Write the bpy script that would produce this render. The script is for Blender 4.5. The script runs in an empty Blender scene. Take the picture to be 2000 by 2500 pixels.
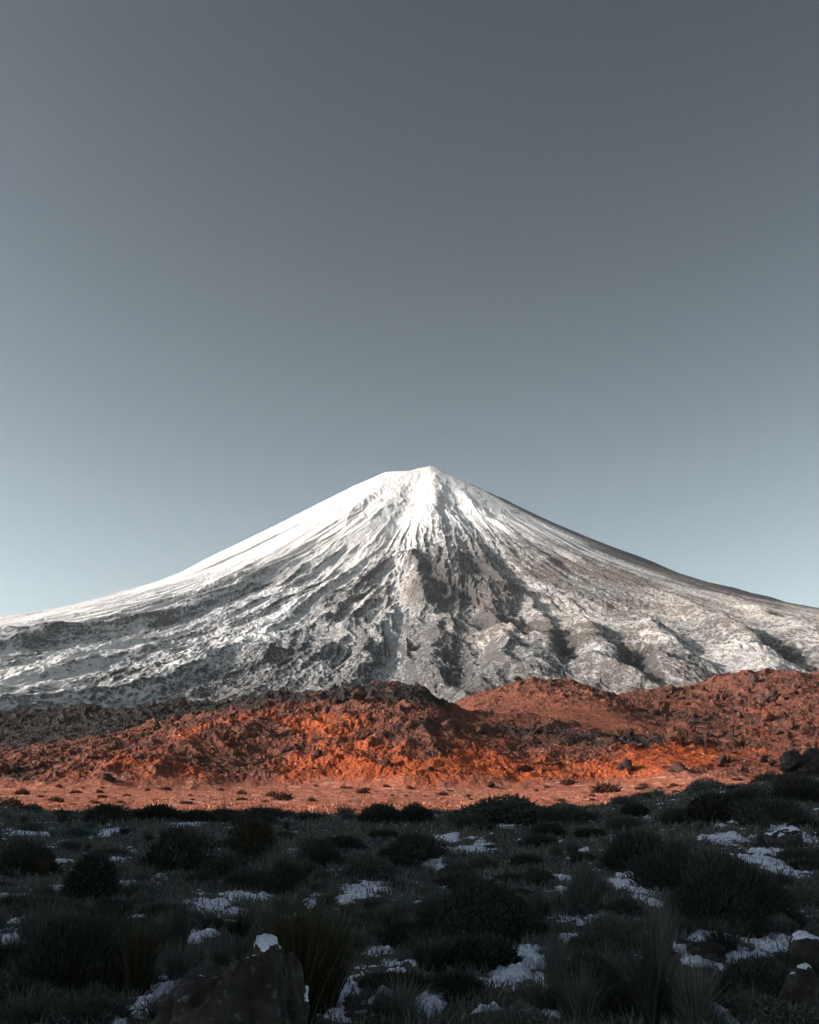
import bpy, math, random
import numpy as np
from mathutils import Vector, Euler

R = math.radians
rng = np.random.default_rng(7)
random.seed(7)
SC = bpy.context.scene
COL = SC.collection

# ------------------------------------------------------------------ camera
F = 2500.0                       # focal length in photograph pixels (2000 x 2500)
V0 = 1900.0                      # photograph row of the horizon
TILT = math.atan((V0 - 1250.0) / F)
CAM_Z = 4.0
cd = bpy.data.cameras.new('camera')
cam = bpy.data.objects.new('camera', cd)
COL.objects.link(cam)
cam.location = (0, 0, CAM_Z)
cam.rotation_euler = (R(90) + TILT, 0, 0)
cd.sensor_fit = 'VERTICAL'
cd.angle = 2 * math.atan(1250.0 / F)
cd.clip_start = 0.1
cd.clip_end = 40000
SC.camera = cam

# ------------------------------------------------------------------ sky, sun, exposure
SUN_EL = R(22)
SUN_AZ = R(84)                   # from straight behind the camera towards the left
sun_from = Vector((-math.sin(SUN_AZ) * math.cos(SUN_EL), -math.cos(SUN_AZ) * math.cos(SUN_EL), math.sin(SUN_EL)))
W = bpy.data.worlds.new('World')
SC.world = W
W.use_nodes = True
nt = W.node_tree
nt.nodes.clear()
wo = nt.nodes.new('ShaderNodeOutputWorld')
bg = nt.nodes.new('ShaderNodeBackground')
sky = nt.nodes.new('ShaderNodeTexSky')
sky.sky_type = 'NISHITA'
sky.sun_disc = False
sky.sun_elevation = SUN_EL
sky.sun_rotation = math.atan2(sun_from.x, sun_from.y)
sky.altitude = 2200
sky.air_density = 1.0
sky.dust_density = 5.0
sky.ozone_density = 1.0
hs = nt.nodes.new('ShaderNodeHueSaturation')
hs.inputs['Saturation'].default_value = 0.30
hs.inputs['Hue'].default_value = 0.475
gm = nt.nodes.new('ShaderNodeGamma')
gm.inputs['Gamma'].default_value = 2.15
dim = nt.nodes.new('ShaderNodeMix')
dim.data_type = 'RGBA'; dim.blend_type = 'MULTIPLY'
dim.inputs[0].default_value = 1.0
dim.inputs[7].default_value = (0.597, 0.589, 0.513, 1)
nt.links.new(sky.outputs[0], dim.inputs[6])
nt.links.new(dim.outputs[2], hs.inputs['Color'])
nt.links.new(hs.outputs[0], gm.inputs['Color'])
nt.links.new(gm.outputs[0], bg.inputs['Color'])
nt.links.new(bg.outputs[0], wo.inputs['Surface'])
bg.inputs['Strength'].default_value = 0.089
sl = bpy.data.lights.new('sun', 'SUN')
sl.energy = 4.2
sl.angle = R(0.5)
sl.color = (1.0, 0.93, 0.86)
so = bpy.data.objects.new('sun', sl)
COL.objects.link(so)
so.rotation_euler = (-sun_from).to_track_quat('-Z', 'Y').to_euler()
SC.view_settings.view_transform = 'Standard'
SC.view_settings.look = 'None'
SC.view_settings.exposure = 0.2
SC.view_settings.gamma = 1.0
SC.cycles.max_bounces = 4
SC.cycles.diffuse_bounces = 2

# ------------------------------------------------------------------ numpy helpers
f32 = np.float32
_perm = {}


def perm(seed):
    if seed not in _perm:
        g = np.random.default_rng(seed)
        p = g.permutation(4096).astype(np.int32)
        a = g.uniform(0, 2 * np.pi, 4096)
        _perm[seed] = (p, np.cos(a).astype(f32), np.sin(a).astype(f32), g.random(4096).astype(f32), g.random(4096).astype(f32))
    return _perm[seed]


def perlin(x, y, seed=0):
    p, ca, sa, _, _ = perm(seed)
    xi = np.floor(x); yi = np.floor(y)
    fx = (x - xi).astype(f32); fy = (y - yi).astype(f32)
    ix = xi.astype(np.int32) & 4095; iy = yi.astype(np.int32) & 4095
    u = fx * fx * fx * (fx * (fx * 6 - 15) + 10)
    v = fy * fy * fy * (fy * (fy * 6 - 15) + 10)
    px0 = p[ix]; px1 = p[(ix + 1) & 4095]
    iy1 = (iy + 1) & 4095

    def g(px, iyy, dx, dy):
        h = p[(px + iyy) & 4095]
        return ca[h] * dx + sa[h] * dy
    a = g(px0, iy, fx, fy); b = g(px1, iy, fx - 1, fy)
    c = g(px0, iy1, fx, fy - 1); d = g(px1, iy1, fx - 1, fy - 1)
    a = a + u * (b - a); c = c + u * (d - c)
    return (a + v * (c - a)) * 1.5


def fbm(x, y, octv=4, seed=0, gain=0.5, lac=2.03):
    o = 0; amp = 1; tot = 0
    for k in range(octv):
        o = o + amp * perlin(x, y, seed + k); tot += amp
        amp *= gain
        x, y = (x * 0.8 - y * 0.6) * lac + 17.3, (x * 0.6 + y * 0.8) * lac + 5.1
    return o / tot


def ridged(x, y, octv=4, seed=0, gain=0.5, lac=2.03, rot=True):
    o = 0; amp = 1; tot = 0; w = 1
    for k in range(octv):
        n = 1 - np.abs(perlin(x, y, seed + k)) * 1.6
        n = np.clip(n, 0, 1) ** 2
        o = o + amp * n * w; tot += amp
        w = np.clip(n * 1.6, 0.25, 1)
        amp *= gain
        if rot:
            x, y = (x * 0.8 - y * 0.6) * lac + 17.3, (x * 0.6 + y * 0.8) * lac + 5.1
        else:
            x, y = x * lac + 7.7, y * lac + 3.1
    return o / tot


def worley(x, y, seed=0):
    """distance to the nearest cell point and that cell's random value"""
    p, _, _, r1, r2 = perm(seed)
    xi = np.floor(x); yi = np.floor(y)
    fx = (x - xi).astype(f32); fy = (y - yi).astype(f32)
    ix = xi.astype(np.int32); iy = yi.astype(np.int32)
    best = np.full(x.shape, 9, f32); val = np.zeros(x.shape, f32); sec = np.full(x.shape, 9, f32)
    for dx in (-1, 0, 1):
        for dy in (-1, 0, 1):
            h = p[(p[(ix + dx) & 4095] + iy + dy) & 4095]
            d = (r1[h] + dx - fx) ** 2 + (r2[h] + dy - fy) ** 2
            m = d < best
            sec = np.where(m, best, np.minimum(sec, d))
            best = np.where(m, d, best)
            val = np.where(m, r1[(h * 7 + 13) & 4095], val)
    return np.sqrt(best), val, np.sqrt(sec)


def sstep(a, b, x):
    t = np.clip((x - a) / (b - a), 0, 1)
    return t * t * (3 - 2 * t)


def seg_dist(x, y, pts):
    """distance to a polyline and the position along it (0..1)"""
    best = np.full(x.shape, 1e9, f32); tt = np.zeros(x.shape, f32)
    n = len(pts) - 1
    for i in range(n):
        ax, ay = pts[i]; bx, by = pts[i + 1]
        dx, dy = bx - ax, by - ay
        L = dx * dx + dy * dy + 1e-9
        t = np.clip(((x - ax) * dx + (y - ay) * dy) / L, 0, 1)
        d = (x - ax - t * dx) ** 2 + (y - ay - t * dy) ** 2
        m = d < best
        best = np.where(m, d, best); tt = np.where(m, (i + t) / n, tt)
    return np.sqrt(best), tt


CT, ST = math.cos(TILT), math.sin(TILT)


def ray(u, v):
    """direction of a photograph pixel, scaled so that its y component is 1"""
    a = (np.asarray(u, float) - 1000.0) / F
    b = (1250.0 - np.asarray(v, float)) / F
    y = CT - b * ST
    z = ST + b * CT
    return a / y, z / y


def at(u, v, y):
    dx, dz = ray(u, v)
    return dx * y, y, CAM_Z + dz * y


def proj(x, y, z):
    z = z - CAM_Z
    d = y * CT + z * ST
    return 1000 + F * x / d, 1250 - F * (z * CT - y * ST) / d


def hit(u, v, hfun, y0, y1, n=1500):
    """first point where the pixel's ray meets the height function"""
    dx, dz = ray(u, v)
    ys = np.exp(np.linspace(math.log(y0), math.log(y1), n))
    h = hfun(dx * ys, ys)
    below = np.nonzero(CAM_Z + dz * ys <= h)[0]
    k = below[0] if len(below) else n - 1
    return float(dx * ys[k]), float(ys[k]), float(h[k])


# ------------------------------------------------------------------ mesh helpers
def mesh_from(name, V, faces, attrs=None, smooth=True, mat=None):
    """faces: int array (n,3) or (n,4)"""
    V = np.ascontiguousarray(V, f32); faces = np.ascontiguousarray(faces, np.int32)
    n, k = faces.shape
    me = bpy.data.meshes.new(name)
    me.vertices.add(len(V)); me.vertices.foreach_set('co', V.ravel())
    me.loops.add(n * k); me.loops.foreach_set('vertex_index', faces.ravel())
    me.polygons.add(n)
    me.polygons.foreach_set('loop_start', np.arange(0, n * k, k, dtype=np.int32))
    me.polygons.foreach_set('use_smooth', np.full(n, smooth, bool))
    for an, arr in (attrs or {}).items():
        a = me.attributes.new(an, 'FLOAT', 'POINT')
        a.data.foreach_set('value', np.ascontiguousarray(arr, f32).ravel())
    me.update(calc_edges=True)
    if mat:
        me.materials.append(mat)
    return me


def link(name, me, parent=None, loc=None):
    o = bpy.data.objects.new(name, me)
    COL.objects.link(o)
    if parent:
        o.parent = parent
    if loc is not None:
        o.location = loc
    return o


def grid_faces(nr, nc):
    i = np.arange(nr * nc, dtype=np.int32).reshape(nr, nc)
    return np.stack([i[:-1, :-1], i[:-1, 1:], i[1:, 1:], i[1:, :-1]], -1).reshape(-1, 4)


def az_spacing(inner, n_in, outer, n_out):
    a = np.linspace(-inner, inner, n_in)
    s = np.linspace(0, 1, n_out + 1)[1:] ** 1.6 * (outer - inner)
    return np.radians(np.concatenate([-(inner + s[::-1]), a, inner + s]))


def compact(V, faces, attrs):
    used = np.unique(faces)
    m = np.full(len(V), -1, np.int32); m[used] = np.arange(len(used))
    return V[used], m[faces], {k: a.ravel()[used] for k, a in attrs.items()}


# ------------------------------------------------------------------ material helpers
def new_mat(name, rough=0.9, spec=0.2):
    m = bpy.data.materials.new(name)
    m.use_nodes = True
    b = m.node_tree.nodes['Principled BSDF']
    b.inputs['Roughness'].default_value = rough
    b.inputs['Specular IOR Level'].default_value = spec
    return m, m.node_tree, b


def nd(t, typ, **kw):
    n = t.nodes.new(typ)
    for k, v in kw.items():
        setattr(n, k, v)
    return n


def coords(t, scale=(1, 1, 1)):
    tc = nd(t, 'ShaderNodeTexCoord'); mp = nd(t, 'ShaderNodeMapping')
    mp.inputs['Scale'].default_value = scale
    t.links.new(tc.outputs['Object'], mp.inputs['Vector'])
    return mp.outputs[0]


def noise(t, vec, scale, detail=4, rough=0.6, dist=0.0):
    n = nd(t, 'ShaderNodeTexNoise')
    n.inputs['Scale'].default_value = scale; n.inputs['Detail'].default_value = detail
    n.inputs['Roughness'].default_value = rough; n.inputs['Distortion'].default_value = dist
    t.links.new(vec, n.inputs['Vector'])
    return n.outputs['Fac']


def attr(t, name):
    a = nd(t, 'ShaderNodeAttribute'); a.attribute_name = name
    return a.outputs['Fac']


def math_n(t, op, a, b=None, clamp=False):
    n = nd(t, 'ShaderNodeMath', operation=op); n.use_clamp = clamp
    for k, v in enumerate((a, b)):
        if v is None:
            continue
        if isinstance(v, (int, float)):
            n.inputs[k].default_value = v
        else:
            t.links.new(v, n.inputs[k])
    return n.outputs[0]


def remap(t, v, a, b, c=0.0, d=1.0, smooth=True):
    n = nd(t, 'ShaderNodeMapRange')
    n.interpolation_type = 'SMOOTHSTEP' if smooth else 'LINEAR'
    for k, q in (('From Min', a), ('From Max', b), ('To Min', c), ('To Max', d)):
        n.inputs[k].default_value = q
    t.links.new(v, n.inputs['Value'])
    return n.outputs[0]


def mix(t, fac, a, b):
    n = nd(t, 'ShaderNodeMix', data_type='RGBA')
    for s, v in ((0, fac), (6, a), (7, b)):
        if isinstance(v, tuple):
            n.inputs[s].default_value = (*v, 1)
        elif isinstance(v, (int, float)):
            n.inputs[s].default_value = v
        else:
            t.links.new(v, n.inputs[s])
    return n.outputs[2]


def bump(t, b, h, strength, dist):
    n = nd(t, 'ShaderNodeBump')
    n.inputs['Strength'].default_value = strength; n.inputs['Distance'].default_value = dist
    t.links.new(h, n.inputs['Height'])
    t.links.new(n.outputs[0], b.inputs['Normal'])


def tag(o, label=None, cat=None, group=None, kind=None):
    for k, v in (('label', label), ('category', cat), ('group', group), ('kind', kind)):
        if v:
            o[k] = v
    return o


def interp(pts, x):
    p = np.array(sorted(pts), float)
    return np.interp(x, p[:, 0], p[:, 1])


# =================================================================== MOUNTAIN
YC = 5000.0
XC = float(at(1046, 1140, YC)[0])
sil = np.array([(-700, 1640), (-300, 1560), (0, 1509), (87, 1500), (174, 1483), (203, 1476), (284, 1451), (359, 1431), (452, 1393), (522, 1355), (580, 1329),
                (626, 1306), (696, 1271), (771, 1233), (823, 1207), (870, 1184), (910, 1167), (945, 1152), (1000, 1150), (1029, 1142), (1052, 1138),
                (1070, 1143), (1107, 1165), (1162, 1186), (1186, 1199), (1232, 1219), (1302, 1254), (1371, 1286), (1406, 1300), (1476, 1329), (1557, 1358),
                (1603, 1375), (1655, 1399), (1725, 1422), (1812, 1445), (1841, 1448), (1928, 1477), (1951, 1482), (2000, 1486), (2300, 1540), (2700, 1640)], float)
RK = np.concatenate([np.linspace(0, 600, 13), np.linspace(700, 2500, 19), [2800, 3200, 3700, 4300, 5000, 7000]])
sx, _, sz = at(sil[:, 0], sil[:, 1], YC)
PL = np.interp(RK, XC - sx[sx <= XC + 30][::-1], sz[sx <= XC + 30][::-1])
PR = np.interp(RK, sx[sx >= XC - 30] - XC, sz[sx >= XC - 30])
for P in (PL, PR):
    k = RK > 2500
    P[k] = np.interp(RK[k], [2500, 7000], [P[~k][-1], -20])
PF = interp([(0, 1560), (100, 1525), (300, 1430), (600, 1275), (1000, 1065), (1500, 820), (2000, 610), (2500, 430), (3000, 290), (3500, 170), (4000, 70), (4200, 25), (4500, -10), (7000, -20)], RK)
PF = PF - PF[0] + PL[0]
PF[RK > 4000] = np.interp(RK[RK > 4000], [4000, 4500, 7000], [70, -10, -20])


def cone(x, y):
    dx = x - XC; dy = YC - y
    r = np.hypot(dx, dy) + 1e-3
    s = dx / r
    w = np.clip(np.abs(s), 0, 1) ** 1.7
    side = np.where(s > 0, np.interp(r, RK, PR), np.interp(r, RK, PL))
    front = np.interp(r, RK, PF)
    back = np.interp(r, RK, (PL + PR) / 2 - RK * 0.02)
    return np.where(dy > 0, w * side + (1 - w) * front, w * side + (1 - w) * back)


# fit the side profiles so that the skyline is the photograph's
for _ in range(7):
    us = np.concatenate([np.linspace(0, 2000, 160)])
    yy = np.linspace(2200, 5600, 420)
    dxs, _z = ray(us, np.interp(us, sil[:, 0], sil[:, 1]))
    X = dxs[:, None] * yy[None]; Y = np.broadcast_to(yy, X.shape)
    H = cone(X, Y)
    el = (H - CAM_Z) / Y
    k = el.argmax(1)
    ii = np.arange(len(us))
    want = CAM_Z + _z * Y[ii, k]
    err = want - H[ii, k]
    rr = np.hypot(X[ii, k] - XC, YC - Y[ii, k])
    for P, side in ((PL, X[ii, k] < XC), (PR, X[ii, k] >= XC)):
        o = np.argsort(rr[side])
        corr = np.interp(RK, rr[side][o], err[side][o])
        P += corr * (RK < 3200)

NR, NIN, NOUT = 1000, 1250, 60
az = az_spacing(23.5, NIN, 42, NOUT)
rad = np.concatenate([np.exp(np.linspace(math.log(840), math.log(5250), NR - 40)), np.linspace(5300, 8600, 40)])
A, Q = np.meshgrid(az, rad)
X = (Q * np.sin(A)).astype(f32); Y = (Q * np.cos(A)).astype(f32)
H0 = cone(X, Y).astype(f32)
dx = X - XC; dy = YC - Y
r = np.hypot(dx, dy).astype(f32) + 1
th = np.arctan2(dx, dy).astype(f32)


def mpt(u, v):
    x, y, z = hit(u, v, cone, 900, 5600)
    return x, z


wob = fbm(X / 260, Y / 260, 3, 90)
wx = X + 26 * fbm(X / 150, Y / 150, 3, 91)
wz = H0 + 20 * fbm(X / 150, Y / 150, 3, 95)


def strips(lst, soft=2.0):
    o = np.zeros_like(H0)
    for pts, w, amt in lst:
        P = [mpt(*p) for p in pts]
        d, t = seg_dist(wx, wz, P)
        end = np.minimum(1, np.minimum(t, 1 - t) * 6 + 0.15)
        o = o + amt * end * np.exp(-(d / w) ** soft)
    return o


relief = strips([
    ([(1052, 1142), (1066, 1190), (1062, 1260), (1075, 1310), (1095, 1370), (1135, 1450)], 34, 26),
    ([(1005, 1165), (990, 1220), (965, 1290), (940, 1350)], 50, -20),
    ([(945, 1155), (905, 1200), (850, 1260), (760, 1340), (640, 1420)], 30, 14),
    ([(1110, 1185), (1160, 1240), (1230, 1290), (1300, 1340), (1370, 1390)], 26, 24),
    ([(1085, 1200), (1125, 1250), (1165, 1310), (1230, 1370), (1290, 1420)], 28, -20),
    ([(1300, 1290), (1390, 1340), (1480, 1380), (1600, 1430)], 22, 16),
    ([(985, 1345), (1015, 1385), (1025, 1440), (1050, 1500)], 30, 26),
    ([(930, 1350), (900, 1400), (850, 1450), (780, 1520)], 26, 18),
    ([(1110, 1420), (1190, 1450), (1290, 1440)], 24, 26),
    # long lava flows running down to the left, steep on the near side
    ([(640, 1480), (560, 1505), (470, 1560), (360, 1588), (230, 1612), (100, 1640), (0, 1650)], 17, 26),
    ([(340, 1480), (200, 1520), (110, 1540), (0, 1595)], 15, 26),
    ([(330, 1455), (180, 1498), (0, 1525)], 11, 18),
    ([(720, 1555), (600, 1575), (500, 1590), (390, 1615), (280, 1640)], 15, 22),
    ([(520, 1500), (430, 1530), (330, 1560)], 14, 18),
    # lobes on the lower right
    ([(1300, 1480), (1330, 1530), (1345, 1580), (1330, 1640), (1290, 1700)], 24, 30),
    ([(1400, 1510), (1440, 1560), (1470, 1620), (1480, 1700)], 34, 40),
    ([(1560, 1530), (1610, 1580), (1640, 1640), (1660, 1700)], 38, 42),
    ([(1690, 1490), (1780, 1550), (1840, 1610), (1890, 1690)], 32, 34),
    ([(1840, 1480), (1930, 1530), (2010, 1600)], 26, 26),
    ([(1190, 1490), (1225, 1560), (1235, 1620), (1200, 1700)], 24, 30),
    ([(1080, 1510), (1065, 1590), (1030, 1690)], 26, 24),
    ([(960, 1480), (910, 1560), (870, 1650)], 26, 20),
    ([(1375, 1560), (1385, 1610), (1360, 1650)], 12, -20),
    ([(1535, 1590), (1555, 1650), (1550, 1690)], 13, -22),
    ([(1890, 1560), (1940, 1610), (1990, 1650)], 18, -26),
])

# radial gullies and flows: noise in (bearing, distance) round the summit, bent by a slower noise
arc0 = th * 1500
wr = r + 60 * fbm(arc0 / 300, r / 900, 3, 22)
thw = th + 0.050 * fbm(arc0 / 520, r / 1900, 2, 20) + 0.016 * fbm(arc0 / 110, r / 600, 3, 24)
topw = sstep(1300, 200, r)
thw = thw + topw * (0.16 * fbm(X / 110, Y / 230, 3, 26) + 0.10 * fbm(X / 40, Y / 90, 2, 29))
arc = thw * 1500
up = sstep(2400, 800, r)                    # 1 high on the cone, 0 low
low = 1 - sstep(2300, 700, r)
rscale = np.clip(r / 1500, 0.05, 1.25)
lobes = sstep(150, 500, X) * sstep(620, 480, H0)
relief = relief * np.where(X < XC - 350, 0.20, 0.9)
rid_a = ridged(arc / 300, wr / 4200, 2, 30, rot=False) - 0.45
rid_b = ridged(arc / 105, wr / 2300, 3, 34, rot=False) - 0.45
rid_c = ridged(arc / 36, wr / 800, 3, 38, rot=False) - 0.45
relief += rscale * (1 - 0.55 * lobes) * (rid_a * (18 + 8 * up) + rid_b * 19 * (1 - 0.65 * topw) + rid_c * 10 * (1 - 0.6 * topw)) + topw * sstep(0, 250, r) * (5 * fbm(X / 34, Y / 90, 3, 78) + 3.2 * fbm(X / 13, Y / 34, 2, 79))
# long straight flow edges on the lower left
relief += low * sstep(200, -500, X) * (26 * (ridged(arc / 95 + 1.7, wr / 5200, 2, 41, rot=False) - 0.45) + 9 * (ridged(arc / 40 + 4.1, wr / 2600, 2, 43, rot=False) - 0.45))
# knobbly lava lower down
qx = arc + 20 * fbm(X / 90, Y / 300, 3, 44); qy = wr
relief += low * (8 * (ridged(qx / 80, qy / 420, 3, 50) - 0.4) + 4.5 * (ridged(qx / 30, qy / 150, 3, 54) - 0.4))
fine = fbm(arc / 26, wr / 220, 3, 60)
fine2 = fbm(arc / 11, wr / 80, 3, 64)
fine3 = fbm(X / 6, Y / 20, 2, 68)
speck = fbm(X / 7, Y / 30, 3, 74)
roughm = 0.35 + 0.65 * sstep(-0.25, 0.3, fbm(arc / 160, wr / 900, 3, 70) + 0.5 * low - 0.25)
relief += roughm * (4.2 * fine * (0.25 + low) + 2.5 * fine2 * (0.25 + 0.8 * low) + 1.9 * fine3 * (0.4 + 0.6 * low) + 1.6 * low * (ridged(arc / 16, wr / 260, 3, 63) - 0.4))
relief *= sstep(0, 320, r) * 0.8 + 0.2
crag_w = np.exp(-((X - XC - 60) / 260) ** 2) * sstep(1010, 860, H0) * sstep(330, 480, H0)
relief += crag_w * (8 * (ridged(arc / 20, wr / 110, 3, 73) - 0.4) + 4 * fbm(X / 8, Y / 30, 3, 77))
relief += 1.6 * roughm * (ridged(X / 10, Y / 40, 2, 72) - 0.4) * (0.3 + 0.7 * low)
relief *= sstep(830, 1150, Q)
el0 = (H0 - CAM_Z) / Q
near_sky = np.clip((el0.max(0)[None] - el0) / 0.03, 0, 1)
relief = relief * (0.30 + 0.70 * near_sky)
H = H0 + relief

# where the snow lies (1) and where rock shows (0)
sm = relief
for ax in (0, 1):
    for k in (1, 3, 6):
        sm = (np.roll(sm, k, ax) + sm + np.roll(sm, -k, ax)) / 3
convex = np.clip((relief - sm) / 4.0, -1.5, 1.5)
gq = np.gradient(H, rad, axis=0); ga = np.gradient(H, az, axis=1) / Q
steep = np.clip(np.hypot(gq, ga) - 0.50, 0, 1.2)
alt = np.interp(H0, [0, 150, 400, 650, 800, 950, 1150, 1350, 1600], [0.50, 0.53, 0.58, 0.64, 0.74, 0.88, 1.02, 1.15, 1.3])
streak = fbm(arc / 22, wr / 1100, 4, 80)
streak2 = fbm(arc / 70, wr / 2200, 3, 84)
patch = fbm(qx / 130, qy / 900, 4, 88)
bands = fbm(arc / 85 + 3.3, wr / 2600, 3, 86)
rock = strips([
    ([(985, 1350), (1015, 1375), (1060, 1400), (1110, 1440), (1160, 1490)], 42, 0.50),
    ([(1110, 1430), (1200, 1445), (1290, 1440)], 24, 0.42),
    ([(1000, 1400), (1080, 1480), (1180, 1530), (1260, 1570)], 45, 0.42),
    ([(1190, 1480), (1240, 1560), (1260, 1620), (1220, 1680)], 40, 0.14),
    ([(1200, 1290), (1330, 1350), (1450, 1395), (1600, 1440), (1780, 1480)], 26, 0.42),
    ([(1380, 1310), (1520, 1365), (1650, 1410), (1850, 1470), (1960, 1495)], 20, 0.50),
    ([(1110, 1340), (1170, 1380), (1240, 1420)], 18, 0.34),
    ([(0, 1540), (110, 1508), (260, 1485), (340, 1450)], 11, 0.42),
    ([(0, 1612), (90, 1560), (180, 1532), (330, 1500)], 13, 0.46),
    ([(250, 1600), (350, 1600), (470, 1578), (600, 1500)], 13, 0.40),
    ([(300, 1640), (420, 1628), (560, 1590)], 12, 0.30),
    ([(0, 1645), (100, 1640), (220, 1650)], 30, 0.14),
    ([(850, 1500), (760, 1570), (640, 1610)], 25, 0.14),
    ([(1600, 1500), (1750, 1545), (1900, 1560), (2000, 1560)], 24, 0.14),
    ([(1420, 1560), (1520, 1590), (1600, 1600)], 15, 0.22),
    ([(1900, 1590), (1960, 1630)], 22, -0.1),
    ([(1000, 1170), (985, 1230), (960, 1300)], 45, -0.25),
    ([(1130, 1215), (1200, 1275), (1290, 1330)], 16, -0.35),
    ([(1230, 1380), (1290, 1420), (1390, 1450)], 12, -0.35),
    ([(150, 1590), (260, 1560), (400, 1545)], 26, -0.22),
    ([(300, 1700), (450, 1668), (600, 1625)], 14, -0.22),
], 2.0) * 0.70
rock = rock * np.clip(0.85 + 0.9 * fine2 + 0.9 * fbm(arc / 32, wr / 300, 3, 76), 0.1, 1.6)
snow = alt + 0.38 * sstep(0.05, -0.45, np.sin(th)) + 0.08 * lobes - rock + 0.34 * streak * (0.35 + 0.65 * up) + 0.22 * streak2 + 0.50 * bands * low * (1 - 0.5 * lobes) + 0.22 * patch * low + 0.10 * fine * low - 0.08 * convex * (0.3 + 0.7 * low) + 0.08 * fine2 + 0.22 * speck * low - 0.45 * steep
flank = sstep(0.35, 0.80, np.sin(th)) * sstep(180, 650, r) * sstep(380, 560, H0)
snow -= (1.55 + 0.25 * sstep(500, 1000, r) + 1.5 * streak2 + 1.6 * streak) * sstep(0.35, 0.80, np.sin(th)) * sstep(180, 650, r) * sstep(380, 560, H0)      # less snow, in streaks, on the right flank
tint = np.clip(0.30 + 0.9 * fbm(X / 500, Y / 600, 3, 99) + 0.55 * sstep(-300, 700, X) * low - 1.2 * flank, 0, 1)
dusty = np.clip(low * (0.75 + 0.6 * fbm(arc / 120, wr / 1400, 3, 97)), 0, 1) * (0.22 + 0.78 * sstep(-350, 350, X))

# ---- material
m, t, b = new_mat('snowy_rock', 0.85, 0.15)
c = coords(t, (1, 0.4, 0.9))
n1 = noise(t, c, 0.12, 5, 0.75); n2 = noise(t, c, 0.035, 4, 0.6); n3 = noise(t, c, 0.4, 3, 0.6)
rockc = mix(t, attr(t, 'tint'), (0.060, 0.062, 0.066), (0.105, 0.088, 0.075))
rockc = mix(t, remap(t, n2, 0.35, 0.7), rockc, (0.062, 0.062, 0.064))
s = math_n(t, 'ADD', attr(t, 'snow'), math_n(t, 'MULTIPLY', math_n(t, 'SUBTRACT', n1, 0.5), 1.35))
s = math_n(t, 'ADD', s, math_n(t, 'MULTIPLY', math_n(t, 'SUBTRACT', n3, 0.5), 0.7))
n5 = noise(t, coords(t, (1, 0.45, 0.8)), 0.22, 3, 0.7)
fac = math_n(t, 'MAXIMUM', remap(t, s, 0.28, 0.86), math_n(t, 'MULTIPLY', remap(t, n5, 0.52, 0.66, 0, 0.50), remap(t, attr(t, 'snow'), -0.1, 0.35)))
snc = mix(t, attr(t, 'tint'), (0.69, 0.695, 0.70), (0.69, 0.66, 0.63))
snc = mix(t, attr(t, 'dusty'), snc, mix(t, attr(t, 'tint'), (0.52, 0.525, 0.53), (0.53, 0.475, 0.43)))
col = mix(t, fac, rockc, snc)
t.links.new(col, b.inputs['Base Color'])
bump(t, b, math_n(t, 'ADD', n1, math_n(t, 'MULTIPLY', n3, 0.5)), 0.9, 4.0)
M_MOUNT = m
V = np.stack([X.ravel(), Y.ravel(), H.ravel()], 1)
fc = grid_faces(len(rad), len(az))
me = mesh_from('mountain', V, fc[:, ::-1], {'snow': snow, 'tint': tint, 'dusty': dusty}, True, M_MOUNT)
o = link('mountain', me)
tag(o, kind='structure')
del V, X, Y, H, H0, relief, snow, wx, wz, qx, qy

# =================================================================== LAVA HILLS AND PLAIN
def crest(y, pts):
    P = [(at(u, v, y)[0], at(u, v, y)[2]) for u, v in pts]
    return P


L1 = crest(760, [(-500, 1750), (0, 1733), (100, 1735), (200, 1722), (300, 1735), (420, 1722), (520, 1712), (600, 1700), (700, 1688), (850, 1700), (1000, 1760), (1150, 1860)])
L2 = crest(520, [(-500, 1880), (-200, 1862), (0, 1842), (120, 1826), (200, 1806), (340, 1782), (430, 1760), (520, 1735), (620, 1708), (720, 1690), (850, 1670), (960, 1664), (1040, 1684),
                 (1085, 1722), (1150, 1738), (1230, 1742), (1300, 1747), (1400, 1768), (1500, 1795), (1590, 1815), (1680, 1860), (1760, 1905), (1900, 1915)])
L3 = crest(690, [(900, 1880), (1040, 1790), (1095, 1730), (1150, 1694), (1220, 1676), (1290, 1664), (1390, 1668), (1440, 1690), (1490, 1708), (1580, 1694), (1700, 1682), (1770, 1655), (1830, 1645),
                 (1900, 1640), (1960, 1655), (2060, 1650), (2300, 1660), (2700, 1700)])


def layer(x, y, pts, yc, yf, yb, pw):
    z = interp(pts, x)
    t = (y - yf) / (yc - yf)
    front = np.clip(t, 0, 1)
    front = front ** pw * (1 - 0.12 * np.sin(front * np.pi) * 0)
    backf = np.clip((yb - y) / (yb - yc), 0, 1)
    return np.where(y < yc, front, sstep(0, 1, backf)) * np.maximum(z, 0)


def hills(x, y):
    wy = y + 10 * np.sin(x / 37.0) + 7 * np.sin(x / 16.0 + 1.3)
    foot = 345 + 14 * np.sin(x / 48.0 + 0.6) - 40 * sstep(60, 190, x)
    a = layer(x, wy, L1, 760, 480, 1100, 1.0)
    b_ = layer(x, wy, L2, 520, foot, 700, 0.9)
    c_ = layer(x, wy, L3, 690, 400 - 70 * sstep(60, 190, x), 1050, 1.0)
    return np.maximum(np.maximum(a, b_), c_)


NR, NIN, NOUT = 900, 1350, 50
az = az_spacing(23.5, NIN, 45, NOUT)
rad = np.concatenate([np.exp(np.linspace(math.log(52), math.log(300), 160))[:-1], np.exp(np.linspace(math.log(300), math.log(860), NR - 200)), np.linspace(865, 1150, 41)])
A, Q = np.meshgrid(az, rad)
X = (Q * np.sin(A)).astype(f32); Y = (Q * np.cos(A)).astype(f32)
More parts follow.
